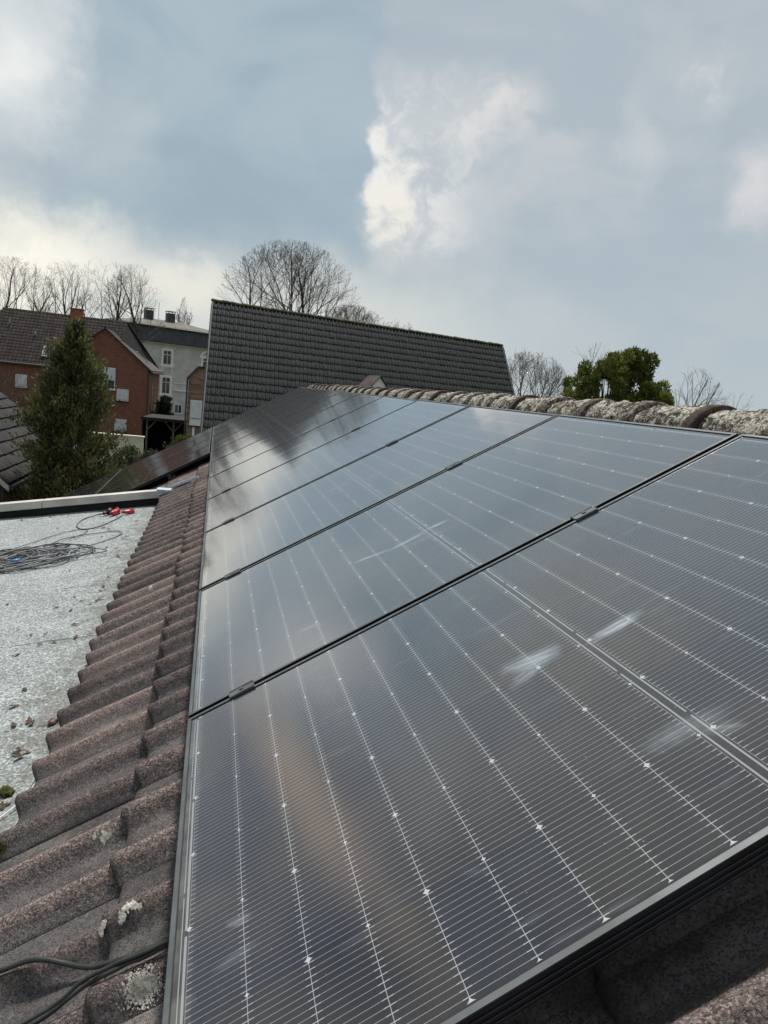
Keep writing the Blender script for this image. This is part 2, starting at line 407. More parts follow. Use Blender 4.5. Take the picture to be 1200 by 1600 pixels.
# ------------------------------------------------------------------ solar glass
PW, PL, PITCHU = 1.134, 1.762, 1.154
def mat_pv(name, smudges=()):
    mt, t = new_mat(name); co = obj_co(t)
    s = t.n('ShaderNodeSeparateXYZ', {0: co}); a, b = s.outputs[0], s.outputs[1]
    x = t.m('SUBTRACT', a, .0170)                        # 6 columns of 182 mm
    H, MG, CELLP, ROWP = 9 * .0927, .026, .1835, .0927
    b0 = (PL - 2 * H - MG) / 2
    y0 = t.m('SUBTRACT', b, b0)
    up = t.m('GREATER_THAN', y0, H + MG / 2)
    y = t.m('SUBTRACT', y0, t.m('MULTIPLY', up, H + MG))
    inx = t.m('MULTIPLY', t.m('GREATER_THAN', x, 0.0), t.m('LESS_THAN', x, 6 * CELLP))
    iny = t.m('MULTIPLY', t.m('GREATER_THAN', y, 0.0), t.m('LESS_THAN', y, H))
    ins = t.m('MULTIPLY', inx, iny)
    xc = t.m('MODULO', t.m('ADD', x, 10 * CELLP), CELLP)
    yc = t.m('MODULO', t.m('ADD', y, 10 * ROWP), ROWP)
    dy = t.m('MINIMUM', yc, t.m('SUBTRACT', ROWP, yc))   # distance to a gap between cell rows
    dx = t.m('MINIMUM', xc, t.m('SUBTRACT', CELLP, xc))
    ws = .182 / 16
    xw = t.m('ABSOLUTE', t.m('SUBTRACT', t.m('MODULO', xc, ws), ws / 2))
    inc = t.m('LESS_THAN', xc, .182)
    pad = t.m('LESS_THAN', dy, .0085)
    half = t.m('MULTIPLY_ADD', pad, .00042, .00030)
    wire = t.m('MULTIPLY', t.m('MULTIPLY', t.ss(t.m('SUBTRACT', xw, half), -.00012, .00012, 1, 0), inc), ins)
    gapy = t.m('MULTIPLY', t.m('LESS_THAN', dy, .00055), ins)
    gapx = t.m('MULTIPLY', t.m('LESS_THAN', dx, .0011), ins)
    # pale chamfered corners where four cells meet
    rowi = t.m('ABSOLUTE', t.m('SUBTRACT', t.m('MODULO', t.m('ADD', t.m('DIVIDE', y, ROWP), 20.25), 2.0), 1.0))
    bigc = t.m('GREATER_THAN', rowi, .5)
    rad = t.m('MULTIPLY_ADD', bigc, .0014, .0038)
    dia = t.m('MULTIPLY', t.m('LESS_THAN', t.m('ADD', t.m('MULTIPLY', t.m('POWER', dx, .72), .36), t.m('MULTIPLY', t.m('POWER', dy, .72), .36)), t.m('MULTIPLY', rad, 1.9)), inx)
    dia = t.m('MULTIPLY', dia, t.m('MULTIPLY', t.m('GREATER_THAN', y, -.004), t.m('LESS_THAN', y, H + .004)))
    # bus ribbons at both ends and the pair in the middle, interrupted at some columns
    def rib(center, w, off):
        d = t.m('LESS_THAN', t.m('ABSOLUTE', t.m('SUBTRACT', b, center)), w)
        br = t.m('GREATER_THAN', t.m('MODULO', t.m('ADD', x, 20 * CELLP + off), CELLP * 2), .012)
        return t.m('MULTIPLY', t.m('MULTIPLY', d, inx), br)
    ribs = None
    for cc, ww, oo in ((b0 - .005, .0022, 0.0), (b0 - .0125, .0009, .09), (PL - b0 + .005, .0022, 0.0), (PL / 2 - .0075, .0016, .05), (PL / 2 + .0075, .0016, .24)):
        r_ = rib(cc, ww, oo); ribs = r_ if ribs is None else t.m('MAXIMUM', ribs, r_)
    ribgap = t.m('MULTIPLY', t.m('LESS_THAN', t.m('ABSOLUTE', t.m('SUBTRACT', y0, H + MG / 2)), MG / 2), inx)
    # cell colour, slightly different from cell to cell
    cid = t.n('ShaderNodeCombineXYZ', {0: t.m('FLOOR', t.m('DIVIDE', x, CELLP)), 1: t.m('FLOOR', t.m('DIVIDE', y, ROWP * 2)), 2: up}).outputs[0]
    wn = t.n('ShaderNodeTexWhiteNoise', {'Vector': cid}, noise_dimensions='3D').outputs[0]
    c = t.mix(wn, (.008, .010, .019), (.018, .016, .016))
    c = t.mix(ins, (.008, .009, .011), c)
    c = t.mix(t.m('MULTIPLY', gapx, .8), c, (.010, .010, .014))
    c = t.mix(t.m('MULTIPLY', ribgap, .55), c, (.022, .024, .028))
    c = t.mix(t.m('MULTIPLY', gapy, .75), c, (.34, .37, .39))
    c = t.mix(t.m('MULTIPLY', wire, .85), c, (.36, .38, .39))
    c = t.mix(t.m('MULTIPLY', ribs, .62), c, (.40, .42, .43))
    c = t.mix(t.m('MULTIPLY', dia, .8), c, (.50, .54, .56))
    # thin film of dust, specks, and wiped smudges
    dust = t.ss(t.noise(co, 3.0, 6, .65), .3, .75, .004, .045)
    edge = t.m('MULTIPLY', t.ss(t.m('ADD', b, t.m('MULTIPLY', t.noise(co, 22, 4, .6), .05)), .085, .030), t.ss(t.noise(co, 9, 4, .6), .35, .65, .05, .30))
    c = t.mix(t.m('MAXIMUM', dust, edge), c, (.36, .35, .32))
    c = t.mix(t.m('MULTIPLY', t.ss(t.noise(t.n('ShaderNodeVectorMath', {0: co, 1: (1.0, .16, 1.0)}, operation='MULTIPLY').outputs[0], 26, 4, .6), .60, .72), .055), c, (.45, .50, .55))
    spk = t.n('ShaderNodeTexVoronoi', {'Vector': co, 'Scale': 42.0})
    sd = t.m('MULTIPLY', t.ss(spk.outputs[0], .07, .03), t.m('GREATER_THAN', t.n('ShaderNodeSeparateColor', {0: spk.outputs[1]}).outputs[0], .80))
    c = t.mix(t.m('MULTIPLY', sd, .35), c, (.45, .48, .5))
    rough = .085
    if smudges:
        tot = None
        for (sa, sb, la, lb, ang, k) in smudges:
            ca, sn = math.cos(ang), math.sin(ang)
            da = t.m('SUBTRACT', a, sa); db = t.m('SUBTRACT', b, sb)
            p = t.m('ADD', t.m('MULTIPLY', da, ca), t.m('MULTIPLY', db, sn))
            q = t.m('SUBTRACT', t.m('MULTIPLY', db, ca), t.m('MULTIPLY', da, sn))
            cvec = t.n('ShaderNodeCombineXYZ', {0: t.m('MULTIPLY', p, 14.0), 1: t.m('MULTIPLY', q, 130.0), 2: sa * 9}).outputs[0]
            st = t.noise(cvec, 1.0, 4, .6)
            wob = t.m('MULTIPLY', t.m('SUBTRACT', t.noise(co, 16, 3), .5), .9)
            pp = t.m('DIVIDE', p, la); qq = t.m('DIVIDE', q, lb)
            d = t.m('ADD', t.m('SQRT', t.m('ADD', t.m('MULTIPLY', pp, pp), t.m('MULTIPLY', qq, qq))), wob)
            mk = t.m('MULTIPLY', t.m('MULTIPLY', t.ss(d, .15, 1.0, 1, 0), t.ss(st, .25, .7, .35, 1.0)), k)
            tot = mk if tot is None else t.m('MAXIMUM', tot, mk)
        c = t.mix(tot, c, (.38, .46, .52))
        rough = t.m('MULTIPLY_ADD', tot, .3, .085)
    hb = t.noise(t.n('ShaderNodeVectorMath', {0: co, 1: (1.0, .5, 1.0)}, operation='MULTIPLY').outputs[0], 2.2, 2, .5)
    bm = t.n('ShaderNodeBump', {'Height': hb, 'Strength': 1.0, 'Distance': .0011})
    p = t.n('ShaderNodeBsdfPrincipled', {'Base Color': c, 'Roughness': .7, 'Specular IOR Level': 0.0})
    fac = t.n('ShaderNodeLayerWeight', {'Blend': .5, 'Normal': bm.outputs[0]}).outputs['Facing']
    fr_ = t.m('MULTIPLY_ADD', t.m('POWER', fac, 2.2), .90, .052)
    gl = t.n('ShaderNodeBsdfGlossy', {'Color': (.97, .985, 1.0, 1), 'Roughness': t.m('MULTIPLY_ADD', rough, 1.0, .0) if smudges else rough, 'Normal': bm.outputs[0]})
    mx = t.n('ShaderNodeMixShader', {0: fr_, 1: p.outputs[0], 2: gl.outputs[0]})
    t.n('ShaderNodeOutputMaterial', {0: mx.outputs[0]})
    return mt
PV = mat_pv('solar_glass')

def panel_frame_mesh():
    mb = MB(); fw, fh = .011, .035
    def T(x, y, z): return (x, y, z)
    # lip + flank with two shallow ribs; four bars butted at the corners
    mb.box((0, 0, -fh), (fw, PL, 0)); mb.box((PW - fw, 0, -fh), (PW, PL, 0))
    mb.box((fw, 0, -fh), (PW - fw, fw, 0)); mb.box((fw, PL - fw, -fh), (PW - fw, PL, 0))
    return mb
def ribs_mb():
    mb = MB()
    for z in (-.011, -.020, -.029):
        mb.box((PW + .0002, .002, z - .0014), (PW + .0022, PL - .002, z + .0014))
        mb.box((.002, -.0022, z - .0014), (PW - .002, -.0002, z + .0014))
    return mb

def roof_frame(u, v, n=0.0):
    """matrix: local x along +u, local y up the slope, local z outwards"""
    # right handed: x=(0,1,0), y=(CP,0,SP) -> z = x cross y = (SP,0,-CP): flip by mirroring the panel, so use x=-u
    mx = Matrix(((0, CP, -SP), (-1, 0, 0), (0, SP, CP))).to_4x4()
    mx.translation = rp(u, v, n); return mx

_proto = None
def solar_panel(u, v, label, group, glass_mat=None, tilt=0.0, tilt2=0.0):
    """u = near edge, v = lower edge"""
    global _proto
    root = empty('solar_panel', (0, 0, 0), label, 'solar panel', group)
    mid = Matrix.Translation((PW / 2, PL / 2, 0))        # local x points towards the camera; every panel sits a little askew
    root.matrix_world = roof_frame(u + PW, v) @ mid @ Matrix.Rotation(R(tilt), 4, 'Y') @ Matrix.Rotation(R(tilt2), 4, 'X') @ mid.inverted()
    if _proto is None:
        fo = panel_frame_mesh()
        k = len(fo.f)
        rb = ribs_mb()
        fo.add(rb.v, rb.f)
        f = fo.build('frame', M['frame'], root)
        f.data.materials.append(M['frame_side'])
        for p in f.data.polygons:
            if p.normal.z < .9: p.material_index = 1  # upward faces keep the paler colour as a painted highlight, the rest go dark
        bev = f.modifiers.new('bevel', 'BEVEL'); bev.width = .0009; bev.segments = 1; bev.limit_method = 'ANGLE'
        g = mesh_obj('glass', [(.0105, .0105, -.0028), (PW - .0105, .0105, -.0028), (PW - .0105, PL - .0105, -.0028), (.0105, PL - .0105, -.0028),
                               (.0105, .0105, -.0068), (PW - .0105, .0105, -.0068), (PW - .0105, PL - .0105, -.0068), (.0105, PL - .0105, -.0068)],
                     [(0, 1, 2, 3), (7, 6, 5, 4), (0, 4, 5, 1), (1, 5, 6, 2), (2, 6, 7, 3), (3, 7, 4, 0)], PV, root)
        _proto = (f, g)
    else:
        for src in _proto:
            c = src.copy(); COL.objects.link(c); c.parent = root
            if glass_mat and src is _proto[1]:
                c.data = src.data.copy(); c.data.materials[0] = glass_mat
    return root

ORD = ['first', 'second', 'third', 'fourth', 'fifth', 'sixth', 'seventh', 'eighth', 'ninth', 'tenth', 'eleventh']
UPG = 'solar panels of the long upper row'
def sm(u0, pts):   # convert roof (u, v) spots into the panel's local coordinates
    return [(u0 + PW - u, v, la, lb, ang, k) for (u, v, la, lb, ang, k) in pts]
# local x runs opposite to u, so an angle of 90 deg means along the slope
PV1 = mat_pv('solar_glass_smudged_near', sm(.01, [(.61, .78, .085, .045, R(80), .62), (.575, .745, .06, .03, R(110), .4), (.572, .955, .085, .026, R(94), .75),
        (.235, .85, .10, .035, R(85), .28), (.20, .90, .05, .02, R(60), .25), (.352, .117, .030, .014, R(80), .32), (.285, .112, .05, .016, R(95), .14), (.197, .477, .04, .015, R(60), .06),
        ]))
PV2 = mat_pv('solar_glass_smudged_second', sm(.01 + PITCHU, [(1.69, .66, .10, .016, R(72), .6), (1.66, .80, .09, .02, R(92), .55), (1.674, .92, .07, .018, R(84), .55), (1.60, .86, .10, .015, R(80), .25), (1.35, .374, .05, .02, R(80), .22)]))
PV3 = mat_pv('solar_glass_smudged_third', sm(.01 + 2 * PITCHU, [(2.98, .78, .09, .02, R(85), .4), (2.86, .95, .08, .018, R(80), .4), (2.98, 1.25, .08, .015, R(98), .3)]))
for i in range(11):
    lab = {0: 'large black solar panel nearest the camera with two bluish white wiped smudges',
           1: 'second black solar panel from the near end with thin pale streak smudges',
           2: 'third black solar panel from the near end of the upper row, faint pale streaks',
           10: 'farthest solar panel of the upper row, darkly mirroring the black tiled roof'}.get(i, '%s black solar panel from the near end of the long upper row' % ORD[i])
    if i == 0:
        solar_panel(.01, 0, lab, UPG, None, .0)          # first one also makes the prototype
        _g = _proto[1]
    else:
        solar_panel(.01 + i * PITCHU, 0, lab, UPG, {1: PV2, 2: PV3}.get(i), (0, .05, -.05, .12, .30, .46, .40, .50, .36, .44, .38)[i], (0, .04, -.06, .05, -.08, .06, -.05, .08, -.06, .04, 0)[i])
_g0 = _proto[1]
_near = _g0.data.copy(); _near.materials[0] = PV1
_g0.data = _near
for row in range(2):
    v0 = -.022 - PL - row * (PL + .02)
    for k in range(4):
        lab = '%s panel from the near side in the short %s row at the far left' % (ORD[k], 'middle' if row == 0 else 'bottommost')
        # copies of an unsmudged panel
        solar_panel(.01 + (7 + k) * PITCHU, v0, lab, 'solar panels of the two short lower rows', PV, (.15, -.2, .3, .1)[k], (.1, -.15)[row])

# rails and clamps
rail_mb = None
def rail(u0, u1, v, label):
    root = empty('mounting_rail', rp(u0, v, -.035), label, 'rail', 'mounting rails under the solar panels')
    L = u1 - u0
    def T(x, y, z): return rp(x, y, z) - rp(0, 0, 0)
    mb = MB(); mb.box((0, -.02, -.040), (L, .02, -.001), T)
    mb.build('rail_profile', M['frame_side'], root)
    k = int(L / 1.1) + 1; first = None
    for i in range(k):
        x = .25 + i * 1.1
        if x > L - .1: break
        if first is None:
            hk = MB(); hk.box((x - .015, -.035, -.075), (x + .015, .035, -.041), T); hk.box((x - .015, -.035, -.100), (x + .015, -.025, -.0751), T)
            first = hk.build('roof_hook', M['alu'], root)
        else:
            c = first.copy(); COL.objects.link(c); c.location = (0, i * 1.1, 0)
    mb = MB(); mb.box((-.004, -.021, -.041), (-.0005, .021, .0), T); mb.build('end_cap', M['black_plastic'], root)
VR = (.155, 1.222)
rail(.03, 12.78, VR[0], 'lower black mounting rail under the long upper row of panels')
rail(.03, 12.78, VR[1], 'upper black mounting rail under the long upper row of panels')
for r_ in range(2):
    for q, vv in enumerate((.36, 1.222)):
        rail(8.02, 12.78, -.022 - PL - r_ * (PL + .02) + vv, '%s mounting rail under the %s short row of panels' % (('lower', 'upper')[q], ('upper', 'bottommost')[r_]))
cl_me = None
for i in range(1, 11):
    for q, v in enumerate(VR):
        mb = MB(); uc = i * PITCHU
        if cl_me is None:
            mb.box((-.019, -.035, .0003), (.019, .035, .0030)); mb.box((-.0085, -.035, -.033), (.0085, .035, .0002))
            mb.box((-.019, -.0349, .0031), (-.012, .0349, .0048)); mb.box((.012, -.0349, .0031), (.019, .0349, .0048))
            mb.tube([(0, 0, .0031), (0, 0, .0062)], .0062, 6)
            c = mb.build('panel_clamp', M['frame']); cl_me = c.data
        else:
            c = bpy.data.objects.new('panel_clamp', cl_me); COL.objects.link(c)
        c.matrix_world = roof_frame(uc, v)
        tag(c, '%s small black clamp between the %s and %s panel of the upper row' % (('lower', 'upper')[q], ORD[i - 1], ORD[i]), 'clamp', 'clamps holding the panels')

# ------------------------------------------------------------------ tiled roofs
def crest_h(d, hw):
    hw *= .72 if d < 0 else 1.12          # steeper towards the lapped side
    d = abs(d)
    return .5 * (1 + math.cos(math.pi * d / hw)) if d < hw else 0.0

def tile_field(name, mat, T, u0, u1, v0, v1, wave=.185, nw=2, course=.39, amp=.046, seg=28, rows=4, th=.022, seed=1, jit=1.0, parent=None, flat=False, skip=None):
    rnd = random.Random(seed); V = []; F = []; A = []
    tw = wave * nw
    nt_ = int(math.ceil((u1 - u0) / tw)); nc = int(math.ceil((v1 - v0) / course))
    for j in range(nc):
        vs = v0 + j * course; ve = min(vs + course + .03, v1 + .03)
        for i in range(nt_):
            us = u0 + i * tw
            if skip and skip(us + tw / 2, vs + course / 2): continue
            tint = rnd.random(); du = rnd.uniform(-.003, .003) * jit; dv = rnd.uniform(-.006, .006) * jit; dn = rnd.uniform(-.002, .003) * jit
            sk = rnd.uniform(-.006, .006) * jit; base = len(V)
            cols = [-.004] + [tw * k / seg for k in range(seg + 1)]
            rws = [(vs + .004, -.030), (vs, -.019), (vs + .002, -.009), (vs + .007, -.003), (vs + .015, 0.0)] + [(vs + .015 + (ve - vs - .015) * (k + 1) / rows, 0.0) for k in range(rows)]
            for ci, x in enumerate(cols):
                h = 0
                if not flat:
                    for q in range(nw): h = max(h, crest_h(x - wave * (q + .26), wave * .345))
                    hh = h * amp + (-.003 * math.sin(math.pi * 2 * x / wave) if h == 0 else 0)
                else:
                    hh = 0.0
                if ci == 0: hh -= .024
                for (vv, dz) in rws:
                    fr = (vv - vs) / max(.01, ve - vs)
                    z = hh + th * (1 - fr) + dn + dz
                    if ci == 0 and dz < -.01: z += .0
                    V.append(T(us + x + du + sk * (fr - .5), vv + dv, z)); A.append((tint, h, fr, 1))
            nr = len(rws)
            for ci in range(len(cols) - 1):
                for r in range(nr - 1):
                    a = base + ci * nr + r
                    F.append((a, a + nr, a + nr + 1, a + 1))
    return mesh_obj(name, V, F, mat, parent, True, att=A)

NT0 = -.155       # pan level of the tiles below the panels' top surface (crests at about -0.12)
house = empty('tiled_house', (0, 0, 0), 'low house with brown wavy concrete tile roof and lichen ridge carrying the solar panels', 'house')
RIDGE_V = 2.03
def troof(u, v, n): return rp(u, v, NT0 + n)
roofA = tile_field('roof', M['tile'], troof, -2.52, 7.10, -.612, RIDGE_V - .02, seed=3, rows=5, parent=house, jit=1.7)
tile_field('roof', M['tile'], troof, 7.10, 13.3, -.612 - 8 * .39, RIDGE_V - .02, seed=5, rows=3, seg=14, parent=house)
# far slope and the shell under the tiles
rx, rz = RIDGE_V * CP - NT0 * SP, RIDGE_V * SP + NT0 * CP - .01
mb = MB()
ev = rp(0, -3.74, NT0 - .05)
mb.prism([(rx, -2.5, rz), (rx + (rx - ev.x), -2.5, ev.z), (rx + (rx - ev.x), -2.5, ev.z - .08), (rx, -2.5, rz - .12)], (0, 15.8, 0))
mb.prism([(rx - .01, -2.5, rz - .03), (rx - .01, -2.5, rz - .15), tuple(rp(-2.5, -.60, NT0 - .12)), tuple(rp(-2.5, -.60, NT0 - .035))], (0, 15.8, 0))
mb.prism([tuple(rp(7.08, -.601, NT0 - .035)), tuple(rp(7.08, -.601, NT0 - .12)), tuple(rp(7.08, -3.72, NT0 - .12)), tuple(rp(7.08, -3.72, NT0 - .035))], (0, 6.2, 0))
mb.build('roof_shell', M['slate'], house)
mb = MB()
xw0, xw1 = -2.95, 2 * rx + 2.95
mb.prism([(xw0, 7.2, GROUND), (xw1, 7.2, GROUND), (xw1, 7.2, -2.05), (rx, 7.2, rz - .35), (xw0, 7.2, -2.05)], (0, 5.75, 0))
mb.prism([(-.2, -2.3, GROUND), (xw1, -2.3, GROUND), (xw1, -2.3, -2.05), (rx, -2.3, rz - .35), (-.2, -2.3, -.55)], (0, 9.4, 0))
mb.build('wall', M['cream_wall'], house)

# shallow side roof
FZ = lambda x: -.482 + .16 * (x + .45)
V = []; F = []; nx, ny = 70, 150
for j in range(ny + 1):
    for i in range(nx + 1):
        x = -.40 - 4.0 * i / nx; y = -2.5 + 9.56 * j / ny
        z = FZ(x) + .006 * noise.noise(Vector((x * 1.7, y * 1.3, 0))) + .0025 * noise.noise(Vector((x * 7, y * 6, 3)))
        V.append((x, y, z))
for j in range(ny):
    for i in range(nx):
        a = j * (nx + 1) + i; F.append((a, a + nx + 1, a + nx + 2, a + 1))
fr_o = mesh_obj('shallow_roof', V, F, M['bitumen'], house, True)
mb = MB()
mb.prism([(-.40, -2.5, FZ(-.40) - .02), (-.40, -2.5, FZ(-.40) - .16), (-4.38, -2.5, FZ(-4.38) - .16), (-4.38, -2.5, FZ(-4.38) - .02)], (0, 9.5, 0))
mb.box((-4.3, -2.3, GROUND), (-.22, 6.9, -1.3)); mb.prism([(-4.3, 6.9, -1.3), (-.3, 6.9, -1.3), (-.3, 6.9, FZ(-.3) - .17), (-4.3, 6.9, FZ(-4.3) - .17)], (0, -9.2, 0))
mb.build('side_wall', M['cream_wall'], house)
# raised verge of the shallow roof with its cream sheet capping
mb = MB()
mb.prism([(-.44, 7.00, FZ(-.44) - .15), (-4.4, 7.00, FZ(-4.4) - .15), (-4.4, 7.00, FZ(-4.4) + .10), (-.44, 7.00, FZ(-.44) + .10)], (0, .05, 0))
mb.build('shaded_verge_upstand', M['dark_gap'], house)  # near-black colour stands in for the shaded gap below the capping
mb = MB()
def verge(x0, x1, y0=6.965):
    mb.prism([(x0, y0, FZ(x0) + .080), (x1, y0, FZ(x1) + .080), (x1, y0, FZ(x1) + .158), (x0, y0, FZ(x0) + .158)], (0, .125, 0))
verge(-.445, -1.62); verge(-1.624, -3.1, 6.962); verge(-3.104, -4.42)
edge = mb.build('verge_capping', M['trim'], house)
b_ = edge.modifiers.new('bevel', 'BEVEL'); b_.width = .006; b_.segments = 2
mb = MB()
def TS(x, y, z): return rp(7.30 - .27 * x + .025 * 0 + (y) , -.60 + .42 * x, -.098 + z)
mb.box((0, -.05, 0), (1, .05, .005), TS); mb.box((0, -.058, 0), (1, -.0505, .02), TS); mb.box((.0, .0505, 0), (1.0, .058, .022), TS)
fl = mb.build('flashing', M['zinc'], house)
mb = MB()
mb.box((-.52, 6.955, -.375), (-.38, 7.10, -.318)); mb.tube([(-.455, 6.954, -.345), (-.455, 6.950, -.345)], .008, 8)
mb.build('flashing_clip', M['zinc'], house)

# ridge tiles: half round, the near end of each laps over the next
RX = RIDGE_V * CP - NT0 * SP; RZ = RIDGE_V * SP + NT0 * CP
def ridge_tile(u, seed, hi, parent):
    na, nl = (30, 30) if hi else (14, 8)
    L = .435; V = []; A = []; F = []; rnd = random.Random(seed)
    prof = [(0.0, -.022), (0.0, .0), (.012, .004), (.05, .004), (.062, -.006)]
    ls = [p[0] for p in prof] + [.062 + (L - .062) * (k + 1) / nl for k in range(nl)]
    cb_ = rnd.choice((.05, .3, .55, .8)); tilt = rnd.uniform(-.009, .009); sh = rnd.uniform(-.006, .006)
    for li, l in enumerate(ls):
        if li < 5: r0 = .128 + prof[li][1]
        else: r0 = .122 - .016 * (l - .062) / (L - .062)
        for k in range(na + 1):
            a = math.pi * (1.06 * k / na - .03)
            cx, cz = -math.cos(a), math.sin(a)
            cover = cb_ if li < 5 else 1.0
            if math.sin(a) < .18: cover *= .3
            d = 0
            if hi and li >= 4:
                p = Vector((cx * .13, l + seed * 3.1, cz * .13))
                q = noise.fractal(p * 22, .8, 2.0, 3) ; d = max(0, q + .15) * .012 * cover + noise.noise(p * 90) * .0022
            r = r0 + d
            V.append((RX + sh + cx * r * 1.06 + 0.0, u + l, RZ - .026 + cz * r * .93 + tilt * (l / L))); A.append((cover, rnd.random(), 0, 1))
    n = na + 1
    for li in range(len(ls) - 1):
        for k in range(na): F.append((li * n + k, (li + 1) * n + k, (li + 1) * n + k + 1, li * n + k + 1))
    o = mesh_obj('ridge_tile', V, F, M['ridge'], parent, True, att=A)
    return o
uu = 1.616 - .41 * 5
i = 0
while uu < 12.95:
    ridge_tile(uu, i + 1, uu < 5, roofA); uu += .409 + .006 * math.sin(i * 2.7); i += 1
# mortar bed below the ridge tiles
mb = MB(); mb.box((RX - .125, -1.0, RZ - .09), (RX + .125, 13.0, RZ - .03)); mb.build('mortar_bed', mat_plain('mortar', (.13, .11, .095), .95, .2, 20, bump=.01), roofA)

# ------------------------------------------------------------------ things lying on the roofs
def flat(x, y, h=0.0): return Vector((x, y, FZ(x) + h))

def tile_h(u, v):
    tw = .37; us = (u + 2.52) % tw; h = 0
    for q in range(2): h = max(h, crest_h(us - .185 * (q + .26), .185 * .345))
    vs = (v + .612) % .39
    return NT0 + h * .046 + .022 * (1 - vs / .42)
def cable_on_tiles(pts, r, label, lift=0.0):
    P_ = spline([(p[0], p[1], 0) for p in pts], 10); hh = []
    for p in P_: hh.append(max(tile_h(p.x + dx, p.y + dy) for dx in (-.008, 0, .008) for dy in (-.01, 0, .01)))
    raw = list(hh)
    for _ in range(40): hh = [(hh[max(0, i - 1)] + 2 * hh[i] + hh[min(len(hh) - 1, i + 1)]) / 4 for i in range(len(hh))]
    up_ = [max(0, raw[i] - hh[i]) for i in range(len(hh))]
    for _ in range(25): up_ = [(up_[max(0, i - 1)] + 2 * up_[i] + up_[min(len(hh) - 1, i + 1)]) / 4 for i in range(len(hh))]
    hh = [hh[i] + 1.25 * up_[i] for i in range(len(hh))]
    o = MB(); o.tube([rp(p.x, p.y, hh[i] + r + .002 + lift) for i, p in enumerate(P_)], r, 8)
    tag(o.build('cable', M['cable'], None, True), label, 'cable', 'cables crossing the tiles')
cable_on_tiles([(.74, -.80, -.115), (.70, -.55, -.106), (.679, -.43, -.108), (.667, -.362, -.112), (.639, -.29, -.112), (.594, -.217, -.108), (.58, -.177, -.104), (.573, -.125, -.10), (.578, -.077, -.09), (.62, .02, -.075), (.7, .12, -.07)], .0052,
               'thick black cable, uppermost of three crossing the tiles at bottom left')
cable_on_tiles([(.60, -.70, -.12), (.56, -.45, -.118), (.541, -.346, -.12), (.536, -.273, -.118), (.506, -.171, -.116), (.507, -.129, -.112), (.50, -.086, -.108), (.52, .03, -.09), (.56, .12, -.08)], .0040,
               'middle black cable passing under the frame of the nearest panel')
cable_on_tiles([(.48, -.60, -.115), (.495, -.40, -.12), (.506, -.281, -.118), (.513, -.211, -.106), (.511, -.15, -.104), (.499, -.088, -.10), (.50, .04, -.09), (.52, .12, -.08)], .0038,
               'lowest black cable, crossing over the middle one beside the panel frame', .009)

# long tangle of extension cable on the shallow roof
rnd = random.Random(11)
mb = MB(); mg = MB()
cx, cy = -1.33, 4.98
for loop in range(30):
    a0 = rnd.uniform(0, 6.28); ra = rnd.uniform(.20, .44); rb_ = rnd.uniform(.12, .27)
    ox, oy = rnd.uniform(-.18, .16), rnd.uniform(-.13, .13); rot = rnd.uniform(-.5, .5); n = 46
    turns = rnd.uniform(.7, 1.5); pts = []
    p1, p2 = rnd.uniform(0, 6), rnd.uniform(0, 6)
    for k in range(n):
        a = a0 + turns * 6.28 * k / (n - 1)
        wv = 1 + .14 * math.sin(2 * a + p1) + .08 * math.sin(5 * a + p2)
        x = ra * math.cos(a) * wv; y = rb_ * math.sin(a) * wv
        X_ = cx + ox + x * math.cos(rot) - y * math.sin(rot); Y_ = cy + oy + x * math.sin(rot) + y * math.cos(rot)
        pts.append(flat(X_, Y_, .007 + .035 * max(0, math.sin(a * 1.7 + p1)) * rnd.uniform(.9, 1.1) * (1 - .5 * abs(x) / ra) + .0010 * loop))
    (mb if loop % 3 else mg).tube(pts, .0042 if loop % 3 else .005, 5)
# the free end wandering off towards the tiles and back
mb.tube(spline([flat(-1.25, 5.35, .02), flat(-1.16, 5.62, .012), flat(-1.05, 5.72, .008), flat(-.90, 5.76, .008), flat(-.76, 5.77, .008), flat(-.70, 5.66, .008), flat(-.74, 5.50, .008), flat(-.88, 5.30, .008), flat(-1.0, 5.14, .012), flat(-1.15, 5.0, .02)], 8), .0045, 5)
mb.tube(spline([flat(-1.55, 5.25, .02), flat(-1.40, 5.60, .01), flat(-1.22, 5.92, .008), flat(-1.05, 6.0, .008), flat(-1.02, 5.82, .01), flat(-1.10, 5.55, .02)], 8), .004, 5)
mb.tube(spline([flat(-1.9, 5.0, .02), flat(-1.7, 5.1, .03), flat(-1.5, 4.9, .03), flat(-1.6, 4.6, .01), flat(-1.85, 4.5, .01)], 8), .0045, 5)
tang = empty('cable_tangle', flat(cx, cy), 'tangled heap of dark grey extension cable on the shallow roof by the left edge', 'cable')
o = mb.build('dark_cable', M['cable_grey'], tang, True, Vector((0, 0, 0)) - tang.location)
o = mg.build('light_cable', mat_plain('faded_cable', (.20, .215, .225), .5, .2, 5), tang, True, Vector((0, 0, 0)) - tang.location)
mb = MB(); mb.tube([flat(-1.36, 4.82, .045), flat(-1.30, 4.83, .045)], .016, 8); mb.build('blue_sleeve', M['blue_plastic'], tang, True, Vector((0, 0, 0)) - tang.location)

